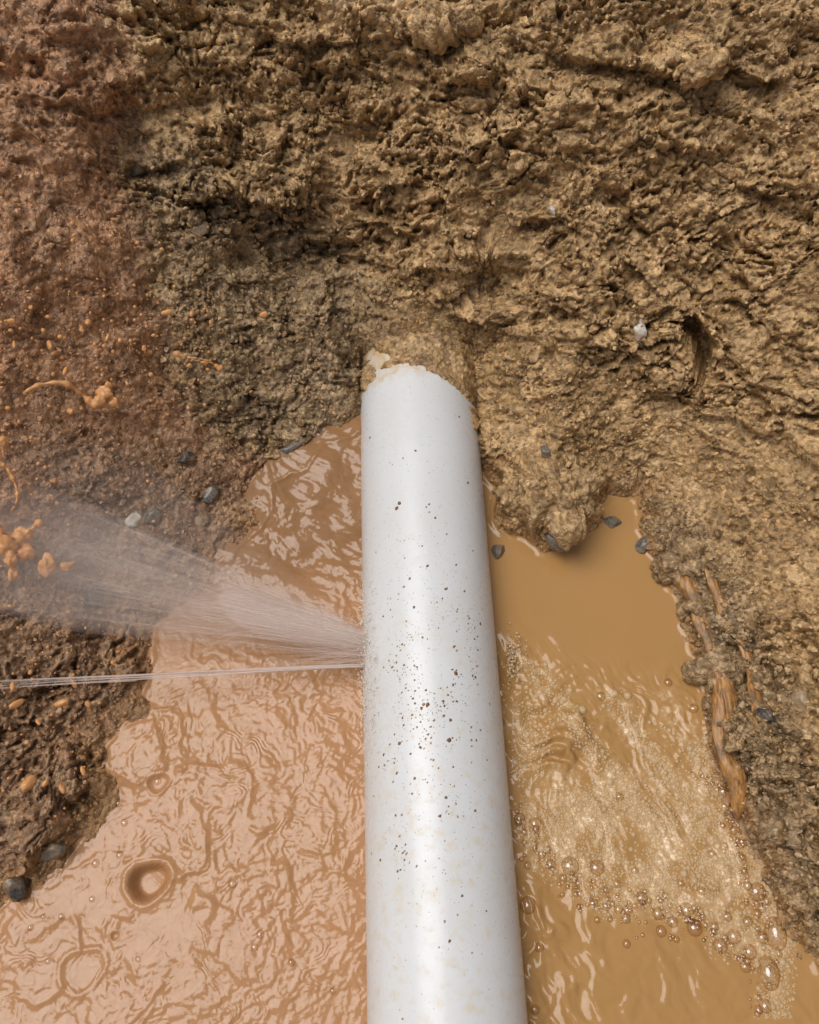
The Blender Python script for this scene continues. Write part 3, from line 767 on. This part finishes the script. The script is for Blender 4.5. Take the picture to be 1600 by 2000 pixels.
def resample(pts, n):
    """smooth path through points (Catmull-Rom)"""
    P = [Vector(p) for p in pts]; P = [P[0] * 2 - P[1]] + P + [P[-1] * 2 - P[-2]]
    out = []; m_ = len(P) - 3
    for i in range(n):
        t = i / (n - 1) * m_; k = min(int(t), m_ - 1); f = t - k
        a, b, c, d_ = P[k:k + 4]
        out.append(0.5 * ((2 * b) + (c - a) * f + (2 * a - 5 * b + 4 * c - d_) * f * f + (3 * b - a - 3 * c + d_) * f ** 3))
    return out

def mesh_poly(name, V_, F_, smooth=True):
    me = bpy.data.meshes.new(name); me.from_pydata([tuple(v) for v in V_], [], [tuple(dict.fromkeys(int(q) for q in f)) for f in F_]); me.update()
    if smooth: me.polygons.foreach_set('use_smooth', [True] * len(me.polygons))
    return me

m = NT('orange root wood')
mp = m.n('ShaderNodeMapping'); mp.inputs['Scale'].default_value = (1.0, 0.16, 1.0); mp.inputs['Rotation'].default_value = (0, 0, 0.33); m.l(m.co, mp.inputs['Vector'])
g1 = m.noise(420, 5, 0.65, mp.outputs[0]); g2 = m.noise(60, 4, 0.6)
c = m.ramp(g1, [(0.32, (0.120, 0.050, 0.015)), (0.5, (0.340, 0.160, 0.045)), (0.68, (0.520, 0.280, 0.095))])
c = m.mix(m.maprange(g2, 0.52, 0.66, 0, 0.8), c, (0.12, 0.075, 0.04))
m.set(Base_Color=c, Roughness=m.maprange(g2, 0.3, 0.7, 0.25, 0.5), Normal=m.bump(g1, 0.7, 0.0012)); ROOT = m.m

def root(path_px, wpx, label, seed, lift):
    pts = []
    for u, v in path_px:
        p, n = hit(u, v); pts.append(p + n * lift)
    zz = [p.z for p in pts]
    for i in range(1, len(pts) - 1): pts[i].z = (zz[i - 1] + zz[i] + zz[i + 1]) / 3
    path = resample(pts, 90); s = px2m(path[45])
    rr = random.Random(seed)
    radii = [wpx * 0.5 * s * (0.86 + 0.12 * math.sin(i * 0.13 + seed) + 0.12 * math.sin(i * 0.37)) * min(1, 0.25 + i / 8, 0.25 + (89 - i) / 12) for i in range(90)]
    V_, F_ = tube(path, radii, 18, 0.26, seed, 0.5)
    return tag(link('root', mesh_poly('root', V_, F_), ROOT), label, 'root')
root([(1335, 1115), (1362, 1175), (1382, 1235), (1396, 1300), (1408, 1370), (1424, 1450), (1438, 1530), (1450, 1600)], 42, 'thick orange brown root running along the right waterline', 2, 0.0036)
root([(1375, 1110), (1418, 1190), (1452, 1270), (1470, 1345), (1492, 1410), (1520, 1470)], 26, 'thin orange brown root in the mud behind the thick root', 5, 0.0022)
root([(190, 318), (215, 338), (240, 352), (265, 366)], 8, 'short thin twig sticking out at the seam under the red clay', 8, 0.003)

# ------------------------------------------------------------------ loose crumbs of soil (too many to count)
area_ok = (SD > 0.003) & near & (np.abs(GX) < 0.40) & (GY > -0.11) & (GY < 0.78) & ~clear
cand = np.flatnonzero(area_ok.ravel())
wgt = (0.30 + 0.35 * GREYALL + 1.6 * GREY3 + 0.5 * WETSHORE + 0.5 * np.clip(crumb, 0, 1) - 0.35 * RED).ravel()[cand]; wgt = np.clip(wgt, 0.06, None)
pick = RNG.choice(cand, 24000, p=wgt / wgt.sum())
bv, bf = blob(2, 1, 0.0)
bm = bmesh.new(); bmesh.ops.create_icosphere(bm, subdivisions=1, radius=1.0)
bv = np.array([q.co[:] for q in bm.verts]); bf = np.array([[w.index for w in q.verts] for q in bm.faces]); bm.free()
nC = len(pick); nV = len(bv)
size = np.clip(RNG.lognormal(math.log(0.0016), 0.40, nC), 0.0006, 0.0055)
cen = np.stack([X.ravel()[pick], Y.ravel()[pick], Z.ravel()[pick]], -1) + np.stack([NX, NY, NZ], -1).reshape(-1, 3)[pick] * (size * 0.05)[:, None]
A = RNG.normal(size=(nC, 3, 3)); Q, _ = np.linalg.qr(A)
jit = bv[None] * (1 + 0.42 * RNG.uniform(-1, 1, (nC, nV, 1))) * np.stack([np.ones(nC), RNG.uniform(.6, 1, nC), RNG.uniform(.5, .9, nC)], -1)[:, None, :]
cv = np.einsum('nvk,nkj->nvj', jit, Q) * size[:, None, None] + cen[:, None, :]
cf = (bf[None] + (np.arange(nC) * nV)[:, None, None]).reshape(-1, 3)
crumbs_me = mesh_np('soil_crumbs', cv.reshape(-1, 3), cf, False)
rep = lambda arr: np.repeat(arr, nV)
cvar = RNG.uniform(0.1, 1.0, nC)
vattr(crumbs_me, 'Soil', np.stack([rep(RED.ravel()[pick]), rep(np.clip(wet.ravel()[pick] * RNG.uniform(.4, 1, nC), 0, 1)), rep(cvar)], -1))
vattr(crumbs_me, 'Soil2', np.stack([rep(GREYALL.ravel()[pick] * RNG.uniform(.5, 1, nC)), rep(0.6 * SLUR.ravel()[pick]), rep(1 + 0 * cvar)], -1))
tag(link('soil_crumbs', crumbs_me, SOIL), 'loose crumbs of wet soil and grit over the pit walls', kind='stuff')

# ------------------------------------------------------------------ foam and bubbles on the water
m = NT('bubble film')
tr = m.n('ShaderNodeBsdfTransparent'); gl = m.n('ShaderNodeBsdfGlossy'); gl.inputs['Roughness'].default_value = 0.03
lw_ = m.n('ShaderNodeLayerWeight'); lw_.inputs['Blend'].default_value = 0.5; m.l(m.ramp(lw_.outputs['Facing'], [(0.0, (1, 0.98, 0.94)), (0.5, (0.92, 0.82, 0.68)), (0.93, (0.42, 0.28, 0.15))]), tr.inputs[0])
fr_ = m.ramp(lw_.outputs['Facing'], [(0.0, 0.10), (0.6, 0.12), (1.0, 0.45)])
mx = m.n('ShaderNodeMixShader'); m.l(fr_, mx.inputs[0]); m.l(tr.outputs[0], mx.inputs[1]); m.l(gl.outputs[0], mx.inputs[2]); m.l(mx.outputs[0], m.out.inputs['Surface'])
FILM = m.m
m = NT('muddy foam')
m.set(Base_Color=(0.70, 0.52, 0.31), Roughness=0.08, IOR=1.35, Alpha=0.55); FOAM = m.m

def dome(nr=4, ns=12):
    V_, F_ = [(0, 0, 1)], []
    for i in range(1, nr + 1):
        a = math.pi * 0.54 * i / nr
        for k in range(ns): V_.append((math.sin(a) * math.cos(2 * math.pi * k / ns), math.sin(a) * math.sin(2 * math.pi * k / ns), math.cos(a)))
    for k in range(ns): F_.append((0, 1 + k, 1 + (k + 1) % ns))
    for i in range(nr - 1):
        for k in range(ns):
            a, b = 1 + i * ns + k, 1 + i * ns + (k + 1) % ns; F_ += [(a, a + ns, b), (b, a + ns, b + ns)]
    return np.array(V_, float), np.array(F_)
DV, DF = dome(8, 24); dome_me = mesh_np('bubble', DV, DF); dome_me.materials.append(FILM)

def water_pt(u, v):
    ok, p, n, _ = water.ray_cast(ORG, ray(u, v))
    return p if ok else at(u, v)

foam_poly = [(1030, 1560), (1100, 1540), (1200, 1490), (1290, 1560), (1380, 1600), (1425, 1540), (1450, 1590), (1480, 1700), (1530, 1810), (1550, 1880), (1500, 1900), (1440, 1880), (1390, 1850), (1350, 1790), (1260, 1790),
             (1180, 1780), (1120, 1735), (1060, 1700), (1015, 1660)]
fr = random.Random(21)
sv_, sf_, off = [], [], 0
SDm, SDf = dome(2, 6)
tries = 0; placed = []
cell = {}
fu = np.array([fr.uniform(1000, 1560) for _ in range(70000)]); fvv = np.array([fr.uniform(1290, 1990) for _ in range(70000)])
fsd = poly_sd(fu, fvv, foam_poly)
dens = np.clip(0.55 + 0.9 * fbm(fu / 60, fvv / 60, 200, 3), 0.05, 1) * sstep(35, -35, fsd) if False else np.clip(0.5 + 0.9 * fbm(fu / 70, fvv / 70, 200, 3), 0.04, 1) * (1 - sstep(-45, 25, fsd))
shore_line = np.minimum(*[line_sd(fu, fvv, q)[0] for q in ([(1400, 1500), (1445, 1590), (1480, 1700), (1530, 1830), (1510, 1990)], [(1300, 1370), (1370, 1480), (1420, 1560)])])
dens = np.maximum(dens, 0.9 * np.exp(-(shore_line / 22) ** 2) * (fsd < 120))
streak = np.minimum(*[line_sd(fu, fvv, q)[0] for q in ([(1040, 1300), (1100, 1380), (1170, 1480), (1220, 1530)], [(1200, 1370), (1290, 1500), (1380, 1590)])])
dens = np.maximum(dens, 0.5 * np.exp(-(streak / 16) ** 2)); dens = np.maximum(dens, 0.7 * np.exp(-((fu - 1030) / 30) ** 2 - ((fvv - 1450) / 60) ** 2))
rndv = np.random.default_rng(4).uniform(0, 1, len(fu))
for u, v, dd, rv in zip(fu, fvv, dens, rndv):
    if rv > dd: continue
    r = min(9.0, math.exp(fr.gauss(0.95, 0.46)))
    k = (int(u // 6), int(v // 6)); bad = False
    for ix in range(k[0] - 2, k[0] + 3):
        for iy in range(k[1] - 2, k[1] + 3):
            for (a, b, c) in cell.get((ix, iy), ()):
                if (a - u) ** 2 + (b - v) ** 2 < (0.72 * (c + r)) ** 2: bad = True; break
            if bad: break
        if bad: break
    if bad: continue
    cell.setdefault(k, []).append((u, v, r))
    p = water_pt(u, v); s = px2m(p) * r
    sv_.append(SDm * np.array([s, s, s * 0.8]) + np.array(p[:])); sf_.append(SDf + off); off += len(SDm)
foam_me = mesh_np('foam', np.concatenate(sv_), np.concatenate(sf_))
mv, mf, off = [], [], 0
MDm, MDf = dome(5, 14)
for k in range(420):
    if k < 230: 
        q_ = fr.choice([[(1400, 1510), (1440, 1590)], [(1440, 1590), (1480, 1700)], [(1480, 1700), (1530, 1830)], [(1530, 1830), (1500, 1990)], [(1360, 1770), (1470, 1880)]])
        t_ = fr.random(); u = q_[0][0] + (q_[1][0] - q_[0][0]) * t_ - abs(fr.gauss(0, 26)); v = q_[0][1] + (q_[1][1] - q_[0][1]) * t_
    else:
        q_ = fr.choice([[(1010, 1620), (1080, 1700)], [(1080, 1700), (1180, 1770)], [(1180, 1770), (1270, 1780)], [(1270, 1780), (1400, 1840)]])
        t_ = fr.random(); u = q_[0][0] + (q_[1][0] - q_[0][0]) * t_; v = q_[0][1] + (q_[1][1] - q_[0][1]) * t_ - fr.gauss(8, 22)
    p = water_pt(u, v); s_ = px2m(p) * min(9, math.exp(fr.gauss(1.35, 0.35)))
    mv.append(MDm * np.array([s_, s_, s_ * 0.8]) + np.array(p[:])); mf.append(MDf + off); off += len(MDm)
small_me = mesh_np('small_bubbles', np.concatenate(mv), np.concatenate(mf))
foam = tag(link('foam', foam_me, FOAM), 'pale tan froth of tiny bubbles on the water right of the pipe', kind='stuff')

tag(link('small_bubbles', small_me, FILM, foam), 'clear bubbles along the edge of the froth', kind='stuff')
big = [(1015, 1599, 11), (1045, 1609, 12), (1058, 1668, 9), (1076, 1689, 10), (1113, 1691, 18), (1165, 1695, 15), (1210, 1556, 8), (1031, 1768, 16), (1253, 1754, 12), (1285, 1784, 12), (1226, 1778, 10),
       (1342, 1778, 14), (1356, 1812, 16), (1314, 1800, 11), (1291, 1819, 11), (1184, 1770, 9), (1159, 1764, 9), (1208, 1776, 9), (1413, 1546, 11), (1438, 1587, 9), (1391, 1668, 8), (1450, 1644, 9),
       (1478, 1741, 18), (1515, 1823, 25), (1501, 1900, 25), (1464, 1859, 14), (1434, 1829, 14), (1407, 1847, 14), (1489, 1831, 12), (1456, 1888, 11), (1045, 1971, 9), (1054, 1851, 9), (1224, 1843, 8), (1495, 1965, 13),
       (1173, 1360, 9), (1305, 1333, 8), (1340, 1305, 7), (1381, 1403, 10), (1355, 1384, 9), (1030, 1690, 8), (1100, 1715, 8), (1130, 1725, 7), (1240, 1700, 7), (1330, 1725, 8), (1370, 1740, 9), (1420, 1790, 10), (1395, 1810, 9), (1460, 1800, 10), (1300, 1750, 7),
       (232, 1569, 7), (243, 1607, 7), (234, 1670, 7), (187, 1686, 8), (180, 1756, 6), (454, 1726, 8), (508, 1825, 8), (497, 1850, 7), (569, 1880, 7), (270, 1873, 6), (94, 1877, 6), (308, 1526, 7), (60, 1812, 6), (120, 1790, 6), (650, 1935, 6), (85, 1790, 5)]
for k, (u, v, r) in enumerate(big):
    p = water_pt(u, v); s = px2m(p) * r
    infoam = u > 1000 and v > 1530
    o = link('bubble', dome_me, None, foam if infoam else water)
    o.location = p - Vector((0, 0, s * 0.10)); o.scale = (s * (0.85 if r > 20 else 1), s * (1.25 if r > 20 else 1), s * 0.85)

# ------------------------------------------------------------------ water spray, jets, splashes
m = NT('spray water')
tr = m.n('ShaderNodeBsdfTransparent'); df = m.n('ShaderNodeBsdfDiffuse'); df.inputs[0].default_value = (0.97, 0.88, 0.83, 1)
tl = m.n('ShaderNodeBsdfTranslucent'); tl.inputs[0].default_value = (0.97, 0.88, 0.83, 1)
m1 = m.n('ShaderNodeMixShader'); m1.inputs[0].default_value = 0.5; m.l(df.outputs[0], m1.inputs[1]); m.l(tl.outputs[0], m1.inputs[2])
_, a = m.attr('Thin')
m2 = m.n('ShaderNodeMixShader'); m.l(a[0], m2.inputs[0]); m.l(tr.outputs[0], m2.inputs[1]); m.l(m1.outputs[0], m2.inputs[2]); m.l(m2.outputs[0], m.out.inputs['Surface'])
SPRAY = m.m
def at_lift(u, v, l): return hit(u, v)[0] - ray(u, v) * l

def pipe_side(u, v, z):
    p = at(u, v, z); return Vector((pipe_x(p.y) - math.sqrt(max(PR ** 2 - (z - 0.012) ** 2, 0)) + 0.001, p.y, z))
O1 = pipe_side(702, 1262, 0.030); O2 = pipe_side(702, 1300, 0.028)
jr = random.Random(33)
V_all, F_all, A_all, off = [], [], [], 0
def filament(p0, p1, r0, r1, sag, al0, al1, n=10, ns=4):
    global off
    path = [p0.lerp(p1, i / (n - 1)) + Vector((0, 0, sag * 4 * (i / (n - 1)) * (1 - i / (n - 1)))) for i in range(n)]
    V_, F_ = tube(path, [r0 + (r1 - r0) * i / (n - 1) for i in range(n)], ns)
    al = np.repeat(np.linspace(al0, al1, n), ns); al = np.concatenate([al, [al0, al1]])
    V_all.append(V_); F_all.extend([tuple(q + off for q in f) for f in F_]); A_all.append(al); off += len(V_)
for k in range(460):
    wide = k >= 410
    g = jr.betavariate(1.5, 1.5)                      # across the fan
    tu = -60 + jr.uniform(-40, 40); tv = 895 + 330 * g
    end = at(tu, tv, 0.06 + 0.05 * (1 - g) + jr.uniform(-0.03, 0.03))
    st = O1 + Vector((jr.uniform(0, 0.004), 0.016 * (0.5 - g) + jr.gauss(0.003, 0.004), jr.uniform(-0.008, 0.012)))
    t0 = jr.uniform(0, 0.06) if k < 280 else jr.uniform(0.0, 0.55)
    t1 = min(1.0, t0 + jr.uniform(0.12, 0.8))
    a_, b_ = st.lerp(end, t0), st.lerp(end, t1)
    w = jr.uniform(0.00012, 0.00034) if not wide else jr.uniform(0.0012, 0.0028)
    k0 = 0.115 if not wide else 0.03
    s0 = k0 * (1 - 0.7 * t0) * jr.uniform(0.4, 1.4); s1 = k0 * max(0.02, 1 - t1) ** 1.5 * jr.uniform(0.0, 0.6)
    filament(a_, b_, w * 0.8, w * (1 + 2.5 * t1), 0.004, s0, s1)
me = mesh_poly('spray', np.concatenate(V_all), F_all); vattr(me, 'Thin', np.stack([np.concatenate(A_all)] * 3, -1))
spray = tag(link('water_spray', me, SPRAY), 'fan of fine white water spray bursting from the left side of the pipe', 'spray')
# mist carried by the fan: closed bodies of fine droplets
def mist(t1, dens, g0, g1, thick, name='mist'):
    A_, B_ = at(-60, 895 + 330 * g0, 0.085), at(-60, 895 + 330 * g1, 0.085)
    S0 = O1 + Vector((0.006, 0.003, 0.002))
    V_, F_ = [], []; n, k_ = 12, 24
    for i in range(n):
        t = t1 * i / (n - 1); ca_, cb_ = S0.lerp(A_, t), S0.lerp(B_, t); c_ = (ca_ + cb_) / 2; ax = (ca_ - cb_) / 2 + (A_ - B_).normalized() * 0.007
        nn_ = Vector((0, 0, 1)) * (0.007 + thick * t) ; close = math.sqrt(max(0.0, 1 - max(0, (i / (n - 1) - 0.55) / 0.45) ** 2)) + 0.01
        for j in range(k_):
            a = 2 * math.pi * j / k_; V_.append(c_ + ax * math.cos(a) * close + nn_ * math.sin(a) * close)
    for i in range(n - 1):
        for j in range(k_): a, b = i * k_ + j, i * k_ + (j + 1) % k_; F_.append((a, b, b + k_, a + k_))
    F_.append(tuple(range(k_))[::-1]); F_.append(tuple(range((n - 1) * k_, n * k_)))
    me_ = bpy.data.meshes.new(name); me_.from_pydata([tuple(q) for q in V_], [], F_); me_.update()
    bm = bmesh.new(); bm.from_mesh(me_); bmesh.ops.recalc_face_normals(bm, faces=bm.faces); bm.to_mesh(me_); bm.free()
    m = NT('mist %d' % int(dens)); m.t.nodes.remove(m.b)
    pv_ = m.n('ShaderNodeVolumePrincipled'); pv_.inputs['Color'].default_value = (0.96, 0.90, 0.86, 1); pv_.inputs['Density'].default_value = dens; pv_.inputs['Anisotropy'].default_value = 0.0
    m.l(pv_.outputs[0], m.out.inputs['Volume'])
    return tag(link(name, me_, m.m, spray), kind='stuff')
mist(0.40, 38.0, 0.10, 0.82, 0.02); mist(1.25, 2.6, -0.75, 0.55, 0.05); mist(1.15, 6.0, -0.02, 0.95, 0.035)
sc.cycles.volume_bounces = 3
V_all, F_all, A_all, off = [], [], [], 0
e2 = at(-60, 1342, 0.05); 
for k in range(26):
    st = O2 + Vector((0, jr.uniform(-0.0012, 0.0012), jr.uniform(-0.001, 0.001))); en = e2 + Vector((0, jr.uniform(-0.004, 0.004), jr.uniform(-0.004, 0.004)))
    t0 = 0 if k < 12 else jr.uniform(0, 0.6); t1 = min(1, t0 + jr.uniform(0.25, 0.8))
    filament(st.lerp(en, t0), st.lerp(en, t1), jr.uniform(0.0003, 0.0006), jr.uniform(0.0003, 0.0006), 0.003, 0.5 * (1 - 0.5 * t0), 0.30 * (1 - 0.6 * t1), 14)
for k in range(60):
    en = at(330 + jr.uniform(-90, 160), 1235 + 130 * jr.random(), 0.02); st = O2.lerp(O1, jr.random())
    filament(st, st.lerp(en, jr.uniform(0.3, 0.9)), 0.0003, 0.0008, 0.002, 0.12, 0.01, 8)
me = mesh_poly('jet', np.concatenate(V_all), F_all); vattr(me, 'Thin', np.stack([np.concatenate(A_all)] * 3, -1))
tag(link('water_jet', me, SPRAY), 'thin straight water jet shooting left from the pipe below the spray', 'water jet')

m = NT('flying muddy water')
n1 = m.noise(160, 3, 0.5)
m.set(Base_Color=m.mix(m.maprange(n1, 0.35, 0.65, 0, 1), (0.58, 0.265, 0.095), (0.70, 0.37, 0.16)), Roughness=0.06, IOR=1.34, Alpha=0.88)
DROP = m.m
def lump_mesh(items, name, seed):
    """balls and tubes given in picture pixels with a lift, as one liquid body (remeshed into one skin)"""
    Vs, Fs, o_ = [], [], 0
    for it in items:
        if it[0] == 'b':
            _, u, v, ru, rv, lift = it; p = at_lift(u, v, lift); s = px2m(p)
            v_, f_ = blob(seed + int(u), 3, 0.42)
            B = np.array([[1, 0, 0], [0, SP, CP], [0, CP, -SP]])
            v_ = (v_ * np.array([ru * s, rv * s, min(ru, rv) * s]) * 0.86) @ B + np.array(p[:])
            Vs.append(v_); Fs += [tuple(int(q) + o_ for q in f) for f in f_]; o_ += len(v_)
        else:
            _, pts, rads, lift = it
            P = [at_lift(u, v, lift) for u, v in pts]; s = px2m(P[0]); path = resample(P, 40)
            rr = np.interp(np.linspace(0, 1, 40), np.linspace(0, 1, len(rads)), rads) * s * 0.58 * (1 + 0.55 * np.sin(np.arange(40) * 0.9 + seed) * np.cos(np.arange(40) * 0.37))
            v_, f_ = tube(path, list(rr), 12)
            Vs.append(v_); Fs += [tuple(int(q) + o_ for q in f) for f in f_]; o_ += len(v_)
    return mesh_poly(name, np.concatenate(Vs), Fs)
def splash(items, label, seed):
    me = lump_mesh(items, 'mud_splash', seed); o = tag(link('mud_splash', me, DROP), label, 'splash')
    r = o.modifiers.new('skin', 'REMESH'); r.mode = 'VOXEL'; r.voxel_size = 0.0007; r.use_smooth_shade = True
    s = o.modifiers.new('soft', 'SMOOTH'); s.factor = 0.5; s.iterations = 4
    return o
splash([('b', 12, 1062, 30, 24, .03), ('b', 45, 1045, 20, 17, .03), ('b', 52, 1078, 16, 18, .03), ('b', 22, 1092, 15, 18, .03), ('b', 26, 1122, 12, 15, .03), ('t', [(25, 1095), (27, 1120)], [6, 7], .03),
        ('t', [(45, 1045), (66, 1030), (80, 1016)], [10, 7, 5], .03), ('b', 76, 1022, 9, 10, .03), ('b', -8, 1040, 18, 20, .03)], 'orange splash of muddy water with fingers at the left frame edge', 2)
splash([('b', 93, 1102, 17, 27, .03)], 'large egg shaped orange blob of muddy water beside the finger splash', 3)
splash([('b', 128, 1106, 13, 10, .03), ('t', [(125, 1106), (140, 1100), (147, 1095)], [9, 6, 3], .03)], 'small orange blob with a tail right of the egg shaped blob', 4)
splash([('t', [(45, 768), (78, 752), (125, 748), (160, 770), (185, 790), (208, 786)], [5, 8, 9, 9, 13, 14], .02), ('b', 205, 768, 18, 16, .02), ('b', 222, 785, 15, 14, .02), ('b', 195, 782, 13, 14, .02), ('b', 212, 752, 9, 8, .02)],
       'curved orange brown splash arching over the red clay', 5)
splash([('t', [(-6, 900), (14, 915), (30, 945), (34, 975), (22, 1000)], [7, 7, 6, 5, 3], .025), ('b', 6, 862, 13, 11, .025), ('t', [(4, 865), (8, 890)], [6, 5], .025)], 'thin orange ribbon of muddy water curling at the left frame edge', 6)
splash([('t', [(345, 692), (368, 698), (390, 700), (412, 708), (428, 718)], [5, 3.5, 3, 4, 7], .02), ('b', 430, 719, 8, 7, .02), ('b', 346, 690, 8, 7, .02)], 'thin orange arc of muddy water above the dark soil left of the pipe end', 7)

drop_v, drop_f = blob(4, 3, 0.20); drop_me = mesh_np('droplet', drop_v, drop_f); drop_me.materials.append(DROP)
drops = [(28, 672, 6), (98, 674, 9), (107, 690, 6), (85, 645, 6), (22, 628, 7), (172, 630, 7), (210, 660, 8), (235, 665, 6), (282, 680, 6), (325, 610, 7), (128, 725, 8), (138, 803, 9),
         (3, 125, 5), (160, 645, 5), (185, 672, 5), (60, 600, 4), (300, 655, 4), (248, 748, 5), (75, 905, 4), (72, 935, 4)]
low_ = [(32, 1375, 8), (25, 1340, 8), (120, 1373, 8), (172, 1375, 8), (75, 1410, 7), (55, 1530, 10), (88, 1530, 9), (122, 1540, 10), (162, 1505, 8), (145, 1335, 7)]
mid_ = [(375, 612, 7), (515, 615, 7), (370, 714, 5), (400, 708, 5), (400, 790, 4), (490, 765, 4)]
dr_ = random.Random(9)
for lst, lb, gp in ((drops, 'small orange droplet of muddy water flying over the red clay', 'orange droplets over the red clay'),
                    (mid_, 'tiny orange droplet of muddy water over the dark soil left of the pipe end', 'orange droplets over the dark soil'),
                    (low_, 'small orange droplet of muddy water over the dark mud below the thin jet', 'orange droplets over the lower left mud')):
    for u, v, r in lst:
        p = at_lift(u, v, 0.012 + 0.02 * dr_.random()); s = px2m(p) * r
        o = tag(link('droplet', drop_me, None), lb, 'droplet', gp)
        s *= dr_.uniform(.75, 1.2); o.location = p; o.scale = (s * dr_.uniform(.6, 1), s * dr_.uniform(.9, 1.7), s * dr_.uniform(.6, 1)); o.rotation_euler = (dr_.uniform(-.5, .5), dr_.uniform(-.5, .5), dr_.uniform(0, 3))


# fringe of fine droplets where water strikes the pipe, and froth on its other side
def droplets_stuff(name, pts, label, mat):
    v0, f0 = blob(6, 1, 0.0); Vs, Fs, o_ = [], [], 0
    for p, r in pts:
        Vs.append(v0 * r * np.array([dr_.uniform(.7, 1.2), dr_.uniform(.7, 1.2), 1]) + np.array(p[:])); Fs.append(f0 + o_); o_ += len(v0)
    return tag(link(name, mesh_np(name, np.concatenate(Vs), np.concatenate(Fs)), mat), label, kind='stuff')
pts = []
for k in range(620):
    u, v = (dr_.uniform(-20, 420), dr_.gauss(690, 110)) if k < 380 else (dr_.gauss(60, 90), dr_.uniform(820, 1600))
    if u > 330 and v > 800: continue
    p = at_lift(u, v, dr_.uniform(0.0, 0.02)); pts.append((p, px2m(p) * min(6.0, math.exp(dr_.gauss(0.78, 0.5)))))
droplets_stuff('mud_spatter', pts, 'fine orange spatter of muddy water over the red clay and left mud', DROP)
m = NT('white water'); m.set(Base_Color=(0.80, 0.70, 0.60), Roughness=0.1, IOR=1.33, Alpha=0.5); WHITEW = m.m
pts = []
for k in range(800):
    v = dr_.gauss(1300, 85)
    if not 1130 < v < 1500: continue
    p = pipe_side(702, v, 0.012 + 0.035 * dr_.random()); p = p + Vector((-abs(dr_.gauss(0, 0.0034)), 0, dr_.uniform(0, 0.006)))
    pts.append((p, dr_.uniform(0.0002, 0.0009)))
droplets_stuff('spray_droplets', pts, 'fringe of fine water droplets along the left edge of the pipe', WHITEW)
pts = []
for k in range(150):
    p = water_pt(990 + abs(dr_.gauss(0, 14)), 1288 + dr_.gauss(0, 26)); pts.append((p + Vector((0, 0, dr_.uniform(0, 0.008))), dr_.uniform(0.0003, 0.0016)))
droplets_stuff('froth', pts, 'small pale splash froth against the right side of the pipe', FOAM)
